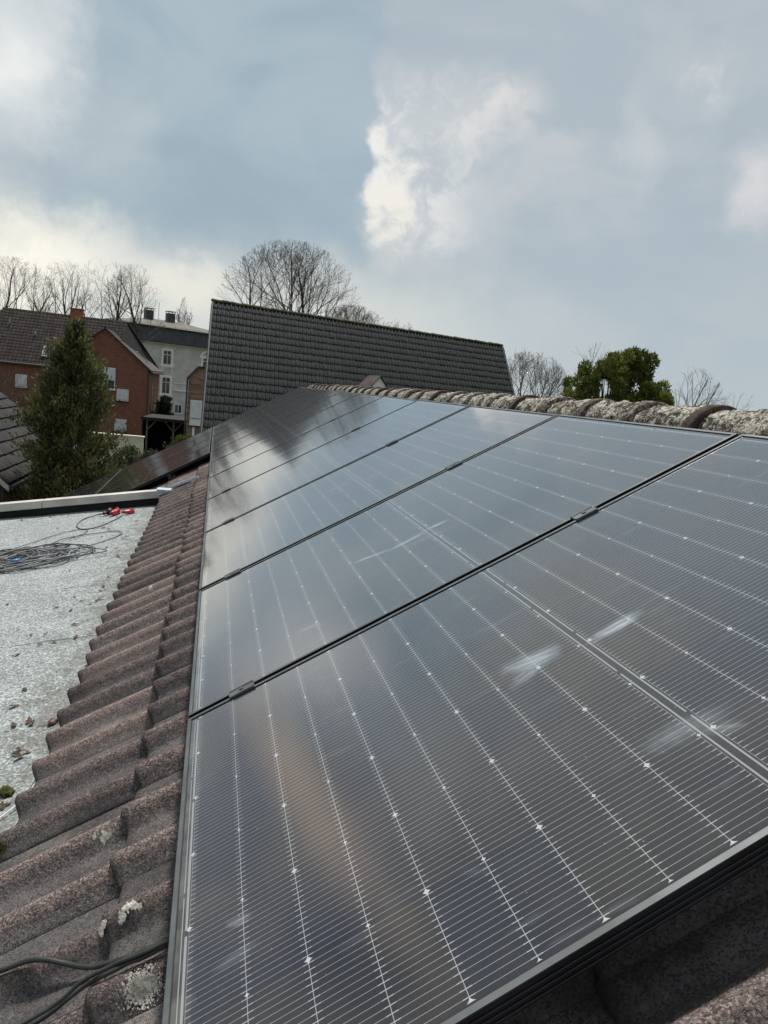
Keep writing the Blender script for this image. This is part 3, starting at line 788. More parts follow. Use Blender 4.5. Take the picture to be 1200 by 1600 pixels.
def connector(x, y, ang, big, label):
    root = empty('plug_connector', flat(x, y), label, 'plug', 'red plugs on the shallow roof', ang)
    s = 1.0 if big else .8
    def Tz(px_, py_, pz_): return (px_ * s, py_ * s, pz_ * s + .030 * s)
    mb = MB(); pts = [(-.075, 0, 0), (-.06, 0, 0), (-.02, 0, 0), (.03, 0, 0), (.032, 0, 0), (.045, 0, 0)]
    mb.tube([Tz(*p) for p in pts], [x_ * s for x_ in (.016, .022, .026, .029, .035, .035)], 14)
    mb.build('plug_body', M['red_plastic'], root, True)
    mb = MB(); mb.box((.02, -.008, .026), (.062, .008, .038), lambda a, b, c: (a * s, b * s, c * s + .03 * s))
    mb.build('lid_latch', M['red_plastic'], root)
    mb = MB(); mb.tube([Tz(.0455, 0, 0), Tz(.060, 0, 0)], .024 * s, 12); mb.build('contact_insert', M['black_plastic'], root, True)
    mb = MB(); mb.tube([Tz(-.076, 0, 0), Tz(-.10, 0, 0)], .011 * s, 8); mb.build('cable_gland', M['black_plastic'], root, True)
    return root
connector(-.880, 6.62, R(70), True, 'larger red plug connector beside a black cap on the shallow roof')
connector(-.745, 6.60, R(35), False, 'smaller red plug connector, the one nearer the tile edge')
mb = MB(); mb.tube([flat(-.955, 6.66, .03), flat(-.93, 6.70, .035)], [.026, .034], 10); mb.tube([flat(-.96, 6.65, .03), flat(-.985, 6.60, .028)], .014, 8)
tag(mb.build('black_cap', M['black_plastic'], None, True), 'black plastic cap lying left of the larger red plug', 'cap')
mb = MB(); mb.tube(spline([flat(-.985, 6.60, .026), flat(-1.06, 6.66, .012), flat(-1.15, 6.52, .007), flat(-1.16, 6.22, .006), flat(-1.08, 6.02, .006), flat(-.97, 6.04, .006), flat(-.88, 6.22, .006), flat(-.82, 6.42, .008), flat(-.80, 6.535, .02)], 8), .0055, 6)
tag(mb.build('plug_lead', M['cable_grey'], None, True), 'short grey lead curving between the two red plugs', 'cable')
mb = MB(); mb.tube(spline([flat(-.70, 1.30, .02), flat(-.60, 1.40, .012), flat(-.53, 1.50, .010), flat(-.49, 1.56, .02), flat(-.462, 1.61, .055)], 8), .0022, 5)
tag(mb.build('white_wire', M['white_paint'], None, True), 'thin white wire at the tile edge on the left', 'wire')

mt, t = new_mat('dark_moss'); co = obj_co(t)
finish(t, t.mix(t.ss(t.noise(co, 150, 3), .4, .6), (.014, .017, .008), (.055, .062, .024)), .95, spec=.1)
M['moss_dark'] = mt
# debris
def leaf_mesh(seed):
    r_ = random.Random(seed); n = 9; V = [(0, 0, .004)]; 
    for k in range(n):
        a = 6.283 * k / n; rr = r_.uniform(.55, 1.1)
        V.append((.022 * rr * math.cos(a), .012 * rr * math.sin(a), .002 + r_.uniform(0, .008)))
    return V, [(0, 1 + k, 1 + (k + 1) % n) for k in range(n)]
ml = []
for k in range(4):
    V, F = leaf_mesh(k); me = bpy.data.meshes.new('dead_leaf'); me.from_pydata(V, [], F); me.materials.append(M['dead_leaf']); ml.append(me)
rnd = random.Random(5)
spots = [(-.586, 1.891), (-.60, 1.90), (-.575, 1.865), (-.592, 1.93), (-.56, 1.90), (-.592, 2.125), (-.61, 2.15), (-.584, 3.73), (-.60, 3.70), (-.63, 3.65)]
for k in range(70):
    y = rnd.uniform(1.3, 6.9); x = -.50 - abs(rnd.gauss(0, .25)) - .02 * y
    spots.append((x, y))
for k in range(26):
    x = rnd.uniform(-2.0, -.6); spots.append((x, 6.93 - abs(rnd.gauss(0, .10))))
for (x, y) in spots:
    o = bpy.data.objects.new('dead_leaf', rnd.choice(ml)); COL.objects.link(o)
    s_ = rnd.uniform(.35, 1.05); o.scale = (s_, s_, s_); o.rotation_euler = (rnd.uniform(-.3, .3), rnd.uniform(-.3, .3), rnd.uniform(0, 6.28)); o.location = flat(x, y, .003)
    tag(o, 'small brown dead leaf lying on the pale speckled shallow roof', 'leaf', 'dead leaves on the shallow roof')
def lump(name, p, r, mat, label, cat, seed, squash=.5, group=None, sx=1.0, n=14):
    V = []; F = []
    for i in range(n + 1):
        th = math.pi * i / n
        for j in range(n * 2):
            ph = math.pi * j / n; d = Vector((math.sin(th) * math.cos(ph), math.sin(th) * math.sin(ph), math.cos(th)))
            q = r * (1 + .35 * noise.noise(d * 2.2 + Vector((seed, 0, 0))) + .18 * noise.noise(d * 7 + Vector((seed, 3, 0))))
            V.append((d.x * q * sx, d.y * q, d.z * q * squash))
    for i in range(n):
        for j in range(n * 2):
            a = i * n * 2 + j; b = i * n * 2 + (j + 1) % (n * 2); F.append((a, a + n * 2, b + n * 2, b))
    o = mesh_obj(name, V, F, mat, None, True); o.location = p
    if label: tag(o, label, cat, group)
    return o
lump('moss_clump', flat(-.556, 1.642, .006), .030, M['moss'], 'green moss clump on the shallow roof near the left edge of the photo', 'moss', 1, .5, sx=.7).rotation_euler.z = .6
o = lump('bark_chip', flat(-.514, 2.108, .010), .026, M['bark_bit'], 'curled reddish brown bark chip close to the tile edge', 'bark', 6, .45, sx=.55, n=10); o.rotation_euler.z = -.35

# bird droppings and lime spots: thin smears on the tiles
def dropping(path, w, label, seed, n=90):
    """a dried splash: many small flat flakes along a short path of (u, v) points"""
    V = []; F = []; r_ = random.Random(seed); P_ = spline([(p[0], p[1], 0) for p in path], 12)
    for q in range(n):
        x = r_.random(); i = min(len(P_) - 2, int(x * (len(P_) - 1))); p = P_[i]
        ww = w * (.35 + .65 * math.sin(math.pi * min(1, .15 + .8 * x)))
        cu, cv = p.x + r_.gauss(0, .38) * ww, p.y + r_.gauss(0, .38) * ww; rr = r_.uniform(.0012, .0028) * (1 if w > .003 else .7); base = len(V)
        V.append(rp(cu, cv, tile_h(cu, cv) + .0016 + rr * .2))
        for j in range(7):
            t_ = 6.283 * j / 7; k_ = rr * r_.uniform(.75, 1.2); V.append(rp(cu + k_ * math.cos(t_), cv + k_ * math.sin(t_), tile_h(cu + k_ * math.cos(t_), cv + k_ * math.sin(t_)) + .0012))
        for j in range(7): F.append((base, base + 1 + j, base + 1 + (j + 1) % 7))
    tag(mesh_obj('bird_dropping', V, F, M['dropping'], None, True), label, 'dropping', 'white droppings on the tiles')
mt, t = new_mat('bird_dropping'); co = obj_co(t)
c = t.mix(t.ss(t.noise(co, 120, 3), .4, .6), (.42, .41, .37), (.66, .65, .60)); finish(t, c, .9, t.noise(co, 300, 3), .002); M['dropping'] = mt
dropping([(1.020, -.286), (1.024, -.275), (1.020, -.262)], .0075, 'small white dropping on a tile wave left of the panels, with a dot beside it', 1)
dropping([(1.028, -.300), (1.029, -.297)], .0045, 'white dot beside the small dropping on the same tile wave', 8, 30)
dropping([(.652, -.174), (.664, -.162), (.667, -.147), (.658, -.128)], .0075, 'curved white dropping on the tile wave next to the nearest panel frame', 2, 150)
dropping([(.662, -.200), (.655, -.212), (.652, -.218)], .004, 'faint narrow white streak at the lip of a tile, left of the curved dropping', 3, 50)
dropping([(1.935, -.378), (1.940, -.364), (1.938, -.350)], .0030, 'thin white scratch-like dropping in the middle of the lower tile course', 5, 50)
dropping([(3.245, -.374), (3.250, -.364), (3.262, -.356)], .010, 'pale dropping on a distant crest of the lower tile course', 6, 80)
dropping([(.10, .775), (.104, .80), (.098, .825)], .010, 'white dropping on the shaded tile under the near panel edge at right', 7, 90)
mt, t = new_mat('chalky_lichen'); co = obj_co(t)
finish(t, t.mix(t.ss(t.noise(co, 90, 3), .4, .6), (.28, .27, .24), (.50, .49, .45)), .95, spec=.1); M['chalk'] = mt
def crumbs(u, v, ru, rv, n, r0, r1, mat, name, label, cat, seed, h=.0015):
    V = []; F = []; r_ = random.Random(seed)
    for q in range(n):
        while True:
            a, b = r_.gauss(0, .42), r_.gauss(0, .42)
            if a * a + b * b < 1.2: break
        cu, cv = u + a * ru, v + b * rv; rr = r_.uniform(r0, r1) * (1.25 - .8 * min(1, math.hypot(a, b))); k = 7; base = len(V)
        V.append(rp(cu, cv, tile_h(cu, cv) + h + rr * .45))
        for j in range(k):
            t_ = 6.283 * j / k; w_ = rr * r_.uniform(.7, 1.2); V.append(rp(cu + w_ * math.cos(t_), cv + w_ * math.sin(t_), tile_h(cu + w_ * math.cos(t_), cv + w_ * math.sin(t_)) + h))
        for j in range(k): F.append((base, base + 1 + j, base + 1 + (j + 1) % k))
    tag(mesh_obj(name, V, F, mat, None, True), label, cat)
crumbs(.466, -.112, .024, .044, 620, .0009, .0030, M['chalk'], 'chalky_lichen', 'large chalky white lichen patch on the crest between the cables and the panel frame', 'lichen', 3)
crumbs(1.535, -.440, .020, .085, 260, .0014, .0050, M['moss_dark'], 'moss_streak', 'dark green moss along the lap between two tiles in the lower course', 'moss', 4)
crumbs(1.200, -.590, .014, .020, 120, .0014, .0045, M['moss_dark'], 'moss_streak', 'small dark moss tuft at the front lip of a tile by the shallow roof', 'moss', 5)

# ------------------------------------------------------------------ ground
gm_ = mesh_obj('ground', [(-2500, -2500, GROUND), (2500, -2500, GROUND), (2500, 2500, GROUND), (-2500, 2500, GROUND)], [(0, 1, 2, 3)], M['grass'])
struct(gm_)

# ------------------------------------------------------------------ neighbouring buildings
def local(origin, azd):
    """azd = compass azimuth (deg from +Y) of the direction away from the viewer; local x to the right, y away"""
    a = R(azd); ex = Vector((math.cos(a), -math.sin(a), 0)); ey = Vector((math.sin(a), math.cos(a), 0)); o = Vector(origin)
    return lambda x, y, z: o + ex * x + ey * y + Vector((0, 0, z))

def window(T, x0, x1, z0, z1, parent, kind='glass', y=-.0, bars=True):
    """T: wall frame, y = wall plane (outwards is -y)"""
    mb = MB(); fw = .07
    mb.box((x0, y - .05, z0), (x0 + fw, y + .02, z1), T); mb.box((x1 - fw, y - .05, z0), (x1, y + .02, z1), T)
    mb.box((x0 + fw, y - .05, z0), (x1 - fw, y + .02, z0 + fw), T); mb.box((x0 + fw, y - .05, z1 - fw), (x1 - fw, y + .02, z1), T)
    if bars: xm = (x0 + x1) / 2; mb.box((xm - .03, y - .045, z0 + fw), (xm + .03, y + .02, z1 - fw), T)
    f = mb.build('window', M['white_paint'], parent)
    mb = MB(); mb.box((x0 + fw + .002, y - .02, z0 + fw + .002), (x1 - fw - .002, y + .0, z1 - fw - .002), T); mb.build('pane', M['glass'], f)
    mb = MB(); mb.box((x0 - .06, y - .12, z0 - .07), (x1 + .06, y + .01, z0 - .01), T); mb.build('sill', M['plaster_light'] if kind != 'shut' else M['dark_gap'], f)
    return f
def shutter(T, x0, x1, z0, z1, parent, y=0.0):
    mb = MB(); mb.box((x0, y - .055, z0), (x1, y + .01, z1), T)
    k = int((z1 - z0) / .06)
    for i in range(k): mb.box((x0 + .05, y - .066, z0 + .01 + i * .06), (x1 - .05, y - .0555, z0 + .055 + i * .06), T)
    return mb.build('shutter', M['shutter'], parent)

# --- large dark tiled roof straight ahead
A = Vector((-.28, 25.37, 3.51)); B = Vector((11.80, 28.48, 3.51)); dn = Vector((-.0088, -.69103, -.72277))
ridge_dir = (B - A).normalized(); RL = (B - A).length
nrm_ = ridge_dir.cross(-dn).normalized(); nrm_ = nrm_ if nrm_.z > 0 else -nrm_
bh = empty('dark_roof_house', (A.x, A.y, GROUND), 'house whose large steep black tiled roof stands right behind the panels', 'house')
def sub(parent, o):
    o.parent = parent; o.matrix_parent_inverse = Matrix.Translation(-Vector(parent.location)); return o
SLOPE = 7.4
def Tb(u, v, n): return A + ridge_dir * u + dn * (SLOPE - v) + nrm_ * n
rf = tile_field('roof', M['dark_tile'], Tb, 0, RL, 0, SLOPE - .1, wave=.15, nw=1, course=.335, amp=.040, seg=7, rows=2, th=.019, seed=8, jit=1.3)
sub(bh, rf)
mb = MB(); mb.prism([Tb(0.01, .02, -.03), Tb(RL - .01, .02, -.03), Tb(RL - .01, SLOPE - .02, -.03), Tb(.01, SLOPE - .02, -.03)], -nrm_ * .14)
sub(bh, mb.build('roof_underside', M['slate']))
mb = MB(); mb.prism([Tb(-.035, -.03, .045), Tb(0.0, -.03, .045), Tb(0.0, SLOPE, .045), Tb(-.035, SLOPE, .045)], -nrm_ * .20)
sub(bh, mb.build('verge_board', M['slate_blue']))
mb = MB(); mb.prism([Tb(RL, -.03, .045), Tb(RL + .07, -.03, .045), Tb(RL + .07, SLOPE, .045), Tb(RL, SLOPE, .045)], -nrm_ * .20)
sub(bh, mb.build('verge_board', M['slate_blue']))
V = []; F = []; A_ = []
nr = int((RL + .1) / .36) + 1
for i in range(nr):
    for e, l in enumerate((0, .03, .37)):
        for k in range(9):
            a = math.pi * k / 8; rr = (.085, .088, .072)[e]; p = Tb(i * .36 - .05 + l, SLOPE, 0) + Vector((0, .02, 0))
            side = ridge_dir.cross(Vector((0, 0, 1)))
            V.append(p - side * (-math.cos(a) * rr) + Vector((0, 0, math.sin(a) * rr - .005 + .006 * math.sin(i * 2.3))))
            A_.append((1, .5, 0, 1))
    b_ = i * 27
    for e in range(2):
        for k in range(8): F.append((b_ + e * 9 + k, b_ + (e + 1) * 9 + k, b_ + (e + 1) * 9 + k + 1, b_ + e * 9 + k + 1))
mt, t = new_mat('mossy_dark_ridge'); co = obj_co(t)
c = t.mix(t.ss(t.noise(co, 3, 5, .7), .38, .55), (.035, .037, .036), (.085, .09, .045)); finish(t, c, .95, t.noise(co, 30, 3), .02)
sub(bh, mesh_obj('ridge', V, F, mt, None, True))
perp = Vector((-ridge_dir.y, ridge_dir.x, 0))
eA, eB = Tb(0, 0, 0), Tb(RL, 0, 0)
mb = MB()
bw = [(A.x + .05, A.y), (B.x - .1, B.y)]
gA = [Vector((eA.x, eA.y + .5, -2.1)), Vector((A.x, A.y + .02, 3.2)), Vector((A.x + .0, A.y + 5.0, -2.1)), Vector((A.x, A.y + 5.0, GROUND)), Vector((eA.x, eA.y + .5, GROUND))]
mb.prism(gA, ridge_dir * (RL - .02))
sub(bh, mb.build('wall', M['plaster']))
mb = MB(); mb.prism([Tb(0, SLOPE, -.01), Tb(RL, SLOPE, -.01), Tb(RL, SLOPE, -.01) + Vector((.0, 5.2, -5.4)), Tb(0, SLOPE, -.01) + Vector((0, 5.2, -5.4))], (0, 0, -.1))
sub(bh, mb.build('back_roof', M['slate']))
# little gabled dormer with a white front
dp = Vector((5.30, 22.70, 1.49))
def Td(x, y, z):
    ey = Vector((-.20, .98, 0)); ex = Vector((.98, .20, 0)); return dp + (ex * x + ey * y + Vector((0, 0, z))) * .8
mb = MB(); mb.prism([Td(-.33, 0, -.40), Td(.33, 0, -.40), Td(0, 0, -.02)], Td(0, .9, 0) - Td(0, 0, 0)); mb.box((-.30, .0, -1.2), (.30, .88, -.401), Td)
dm = sub(bh, mb.build('dormer', M['white_paint']))
mb = MB(); mb.prism([Td(-.40, -.09, -.46), Td(0, -.09, .0), Td(0, -.09, .045), Td(-.44, -.09, -.45)], Td(0, 1.3, 0) - Td(0, 0, 0)); mb.prism([Td(.40, -.09, -.46), Td(.44, -.09, -.45), Td(0.002, -.09, .045), Td(0.002, -.09, .0)], Td(0, 1.3, 0) - Td(0, 0, 0))
o = mb.build('dormer_roof', M['brown_plain'], dm)

# --- red brick house with cross gable
Tr = local((-9.29, 63.70, 0), 2.0)
rh = empty('brick_house', (-9.29, 63.70, GROUND), 'red brick house with brown tiled roof, terracotta chimney and white roller shutters', 'house')
Hh, G_ = 1.05, GROUND
mb = MB()
mb.prism([(-3.62, 0, G_), (3.55, 0, G_), (3.55, 0, Hh), (0, 0, 4.02), (-3.62, 0, Hh)], (0, 8.4, 0), Tr)
mb.prism([(-13.5, .35, G_), (-3.63, .35, G_), (-3.63, .35, .72), (-13.5, .35, .72)], (0, 8.0, 0), Tr)
wl = sub(rh, mb.build('wall', M['red_brick']))
pr = math.atan2(4.02 - Hh, 3.55)
def slope_T(p0, along, up, n):
    return lambda u, v, h: p0 + along * u + up * v + n * h
e1 = (Tr(0, 1, 0) - Tr(0, 0, 0)); exr = (Tr(1, 0, 0) - Tr(0, 0, 0)); Zv = Vector((0, 0, 1))
upR = (-exr * 3.55 + Zv * (4.02 - Hh)).normalized(); nR = (exr * (4.02 - Hh) + Zv * 3.55).normalized(); LR = math.hypot(3.55, 4.02 - Hh)
pE = Tr(3.55, -.22, Hh) - upR * .30
tile_r = sub(rh, tile_field('roof', M['brown_tile'], slope_T(pE + nR * .06, e1, upR, nR), 0, 8.9, 0, LR + .30, wave=.3, nw=1, course=.34, amp=.035, seg=6, rows=1, seed=21))
upL = (exr * 3.62 + Zv * (4.02 - Hh)).normalized(); nL = (-exr * (4.02 - Hh) + Zv * 3.62).normalized()
sub(rh, tile_field('roof', M['brown_tile'], slope_T(Tr(-3.62, -.22, Hh) - upL * .05 + nL * .06, e1, upL, nL), 0, 8.9, 0, LR + .05, wave=.3, nw=1, course=.34, amp=.035, seg=6, rows=1, seed=22))
mb = MB()
mb.prism([(3.8, -.2, Hh - .24), (3.85, -.2, Hh - .10), (0, -.2, 4.13), (0, -.2, 3.99)], (0, 8.8, 0), Tr); mb.prism([(-3.8, -.2, Hh - .16), (0.0, -.2, 4.02), (0, -.2, 4.12), (-3.85, -.2, Hh - .06)], (0, 8.8, 0), Tr)
sub(rh, mb.build('bargeboard', M['brown_plain']))
# main ridge further back
mr = 4.92; up2 = (e1 * 3.6 + Zv * (mr - .70)).normalized(); n2_ = (-e1 * (mr - .70) + Zv * 3.6).normalized(); L2 = math.hypot(3.6, mr - .70)
sub(rh, tile_field('roof', M['brown_tile'], slope_T(Tr(-9.1, .35, .70) - up2 * .40 + n2_ * .06, exr, up2, n2_), 0, 10.2, 0, L2 + .40, wave=.3, nw=1, course=.34, amp=.035, seg=6, rows=1, seed=23))
mb = MB(); mb.prism([(-9.1, .36, .66), (1.1, .36, .66), (1.1, 3.96, mr - .04), (-9.1, 3.96, mr - .04)], (0, 0, -.12), Tr); mb.prism([(-9.1, 3.97, mr - .03), (1.1, 3.97, mr - .03), (3.3, 8.4, .66), (-13.6, 8.4, .66)], (0, 0, -.12), Tr)
mb.prism([(1.1, .9, 3.2), (3.5, 8.3, .9), (1.1, 3.96, mr - .03)], (0, 0, -.1), Tr)
mb.prism([(-9.1, .0, .35), (-9.1, 3.96, mr), (-13.6, 8.0, .4), (-13.6, .0, .3)], (0, 0, -.1), Tr)
sub(rh, mb.build('roof_underside', M['slate']))
mb = MB(); mb.tube([Tr(-9.15, 3.97, mr + .02), Tr(1.1, 3.97, mr + .02)], .11, 6); mb.tube([Tr(0, -.2, 4.13), Tr(0, 8, 4.13)], .09, 6); mb.tube([Tr(1.1, 3.97, mr + .02), Tr(3.6, 8.0, 1.0)], .10, 6)
sub(rh, mb.build('ridge', M['slate']))
for nm_, pa, pb, r_ in (('gutter', (-13.5, .0, .42), (-3.7, .0, .42), .09), ('gutter', (3.92, -.2, Hh - .28), (3.92, 8.5, Hh - .28), .08), ('downpipe', (3.62, -.06, Hh - .3), (3.62, -.06, G_), .06)):
    mb = MB(); mb.tube([Tr(*pa), Tr(*pb)], r_, 8); sub(rh, mb.build(nm_, M['slate_blue']))
mb = MB(); mb.box((-3.58, 3.6, 4.2), (-2.68, 4.3, 5.52), Tr); ch = sub(rh, mb.build('chimney', M['clay']))
mb = MB(); mb.box((-3.66, 3.52, 5.521), (-2.60, 4.38, 5.64), Tr); sub(rh, mb.build('chimney_cap', M['red_brick']))
for (a, b, c_, d) in ((-.95, .27, -.05, 2.18 - .4),):
    pass
# tall window: white shutter over glass
f = window(Tr, -.10, .92, -.95, .85, None, y=0, bars=False); sub(rh, f)
s_ = shutter(Tr, -.06, .88, -.20, .81, None, y=-.03); s_.parent = f
for (x0, x1, z0, z1) in ((1.08, 2.05, -1.85, -.85), (1.0, 1.98, -4.45, -3.42), (-7.0, -6.1, -1.55, -.45), (-2.1, -1.2, -1.85, -.85)):
    f = window(Tr, x0, x1, z0, z1, None, 'shut', y=(.35 if x0 < -3.7 else 0), bars=False); sub(rh, f)
    s_ = shutter(Tr, x0 + .03, x1 - .03, z0 + .1, z1 - .02, None, y=(.32 if x0 < -3.7 else -.03)); s_.parent = f
mb = MB()
for yy_ in (3.2, 5.0): mb.box((3.551, yy_, -3.0), (3.57, yy_ + .45, .0), Tr)
sub(rh, mb.build('side_window', M['glass']))
def skylight(T_, u, v, w_, h_):
    mb = MB(); mb.box((u, v, .02), (u + w_, v + h_, .13), T_); f = sub(rh, mb.build('skylight', M['alu']))
    mb = MB(); mb.box((u + .08, v + .08, .131), (u + w_ - .08, v + h_ - .08, .137), T_); mb.build('pane', M['shiny'], f)
mt, t = new_mat('roof_window_glass'); finish(t, (.10, .12, .13), .05); M['shiny'] = mt
Tm = slope_T(Tr(-9.1, .35, .70) - up2 * .40 + n2_ * .06, exr, up2, n2_)
skylight(Tm, 4.0, .95, 1.15, 1.15)
skylight(slope_T(pE + nR * .06, e1, upR, nR), 3.5, 1.0, .8, 1.4)
mb = MB(); mb.tube([Tm(3.1, 3.3, .02), Tm(3.1, 3.3, .02) + Zv * .35], .07, 8); mb.tube([Tm(.9, 4.3, .02), Tm(.9, 4.3, .02) + Zv * .45], .05, 6)
sub(rh, mb.build('vent_pipe', M['alu']))

# --- grey villa with mansard roof
Tv = local((-10.78, 93.76, 0), -24.0)
vh = empty('plaster_villa', (-10.78, 93.76, GROUND), 'pale grey plastered villa with dark slate mansard and two slate chimneys', 'house')
VE = 4.55; VW = 13.5
mb = MB(); mb.prism([(-3.0, 0, GROUND), (VW, 0, GROUND), (VW, 0, VE), (-3.0, 0, VE)], (0, 9, 0), Tv); sub(vh, mb.build('wall', M['plaster']))
mb = MB(); z1_ = 6.75
mb.add([Tv(*p) for p in ((-3.3, -.3, VE + .12), (VW + .3, -.3, VE + .12), (VW + .3, 9.3, VE + .12), (-3.3, 9.3, VE + .12), (-2.1, .55, z1_), (VW - .6, .55, z1_), (VW - .6, 8.4, z1_), (-2.1, 8.4, z1_))], [(0, 1, 5, 4), (1, 2, 6, 5), (2, 3, 7, 6), (3, 0, 4, 7), (4, 5, 6, 7), (3, 2, 1, 0)])
sub(vh, mb.build('mansard_roof', M['slate_blue']))
mb = MB(); zt = 7.75
mb.add([Tv(*p) for p in ((-2.4, .25, z1_ + .01), (VW - .3, .25, z1_ + .01), (VW - .3, 8.7, z1_ + .01), (-2.4, 8.7, z1_ + .01), (3.6, 4.4, zt), (VW - 5.5, 4.4, zt))], [(0, 1, 5, 4), (1, 2, 5), (2, 3, 4, 5), (3, 0, 4), (3, 2, 1, 0)])
sub(vh, mb.build('upper_roof', M['felt_grey']))
mb = MB(); mb.box((-3.45, -.48, VE - .05), (VW + .4, -.05, VE + .119), Tv); mb.box((-2.45, .18, z1_ - .14), (VW - .25, .5, z1_ + .02), Tv); sub(vh, mb.build('cornice', M['plaster_light']))
mb = MB(); mb.box((-3.5, -.58, VE + .02), (VW + .45, -.485, VE + .16), Tv); sub(vh, mb.build('gutter', M['slate_blue']))
for x in (3.2, 6.1):
    mb = MB(); mb.box((x, 3.8, 6.9), (x + .95, 4.9, 8.75), Tv); c_ = sub(vh, mb.build('chimney', M['chimney_slate']))
    mb = MB(); mb.box((x - .08, 3.7, 8.95), (x + 1.03, 5.0, 9.03), Tv)
    for q in (0, .87): mb.box((x + q, 3.8, 8.751), (x + q + .08, 3.88, 8.95), Tv); mb.box((x + q, 4.8, 8.751), (x + q + .08, 4.88, 8.95), Tv)
    o = mb.build('chimney_hood', M['alu']); o.parent = c_
mb = MB(); mb.tube([Tv(5.0, 4.4, 7.6), Tv(5.0, 4.4, 9.9)], .035, 5); mb.tube([Tv(4.5, 4.4, 7.7), Tv(4.5, 4.4, 10.3)], .02, 5)
sub(vh, mb.build('mast', M['alu']))
def vwin(x, z0, z1, arch=False, w_=1.1):
    mb = MB(); s = .22
    mb.box((x - s, -.10, z0 - .1), (x - .001, -.002, z1 + s), Tv); mb.box((x + w_ + .001, -.10, z0 - .1), (x + w_ + s, -.002, z1 + s), Tv); mb.box((x, -.10, z1), (x + w_, -.002, z1 + s), Tv)
    mb.box((x - s - .1, -.16, z0 - .28), (x + w_ + s + .1, -.002, z0 - .101), Tv)
    f = window(Tv, x, x + w_, z0, z1, None, y=-.01); sub(vh, f)
    o = mb.build('surround', M['plaster_light']); o.parent = f
    mb = MB(); mb.box((x + .07, -.055, z0 + (z1 - z0) * .68), (x + w_ - .07, -.03, z0 + (z1 - z0) * .68 + .07), Tv); o = mb.build('transom', M['white_paint']); o.parent = f
vwin(4.25, 1.95, 3.75); vwin(4.25, -1.75, .35)
vwin(9.6, 1.95, 3.35); vwin(9.6, -1.75, .35); vwin(-.6, 1.95, 3.6)
mb = MB()
for x in (10.15, -.05):
    for k in range(12):
        a0, a1 = math.pi * k / 12, math.pi * (k + 1) / 12
        mb.prism([(x + 1.0 * math.cos(a0), -.11, 3.3 + 1.0 * math.sin(a0)), (x + .78 * math.cos(a0), -.11, 3.3 + .78 * math.sin(a0)), (x + .78 * math.cos(a1), -.11, 3.3 + .78 * math.sin(a1)), (x + 1.0 * math.cos(a1), -.11, 3.3 + 1.0 * math.sin(a1))], (0, .1, 0), Tv)
mb.box((4.05, -.09, .85), (4.2, -.002, 1.55), Tv); mb.box((5.40, -.09, .85), (5.55, -.002, 1.55), Tv); mb.box((4.05, -.09, 1.551), (5.55, -.002, 1.64), Tv)
mb.box((4.05, -.09, -2.9), (4.2, -.002, -2.1), Tv); mb.box((5.40, -.09, -2.9), (5.55, -.002, -2.1), Tv); mb.box((4.05, -.09, -3.0), (5.55, -.002, -2.901), Tv)
mb.box((6.0, -.14, -1.30), (VW, -.002, -1.12), Tv); mb.box((6.0, -.10, -.35), (VW, -.002, -.27), Tv)
sub(vh, mb.build('stucco_ornament', M['plaster_light']))
f = window(Tv, 6.1, 7.1, -4.2, -3.0, None, y=-.01); sub(vh, f)
mb = MB(); mb.box((7.6, -.35, -4.0), (8.3, -.002, -3.4), Tv); mb.box((7.6, -.30, -3.1), (8.4, -.002, -2.95), Tv); sub(vh, mb.build('wall_box', M['white_paint']))

# --- narrow old brick building beside the dark roof
Tn = local((-1.84, 49.3, 0), 3.0)
nb = empty('old_brick_house', (-1.84, 49.3, GROUND), 'narrow old brown brick gable with a white shuttered window and dark roof edge', 'house')
mb = MB(); mb.prism([(0, 0, GROUND), (4.2, 0, GROUND), (4.2, 0, .8), (3.4, 0, 1.5), (.62, 0, 1.45), (0, 0, .75)], (0, 6, 0), Tn); sub(nb, mb.build('wall', M['old_brick']))
mb = MB(); mb.prism([(-.08, -.12, .62), (-.08, -.12, .78), (.58, -.12, 1.56), (3.5, -.12, 1.62), (3.5, -.12, 1.52), (.62, -.12, 1.455), (.02, -.12, .755)], (0, 6.3, 0), Tn)
mb.tube([Tn(-.08, -.06, .75), Tn(-.08, -.06, GROUND)], .055, 8); sub(nb, mb.build('roof_edge', M['slate_blue']))
f = window(Tn, .20, .98, -2.45, -.72, None, 'shut', y=0, bars=False); sub(nb, f)
s_ = shutter(Tn, .22, .96, -1.95, -.74, None, y=-.03); s_.parent = f
mb = MB(); mb.box((.24, -.05, -2.40), (.94, -.02, -2.0), Tn); mb.box((.42, -.05, -3.2), (.56, -.01, -2.56), Tn); o = mb.build('lower_panel', M['white_paint']); o.parent = f

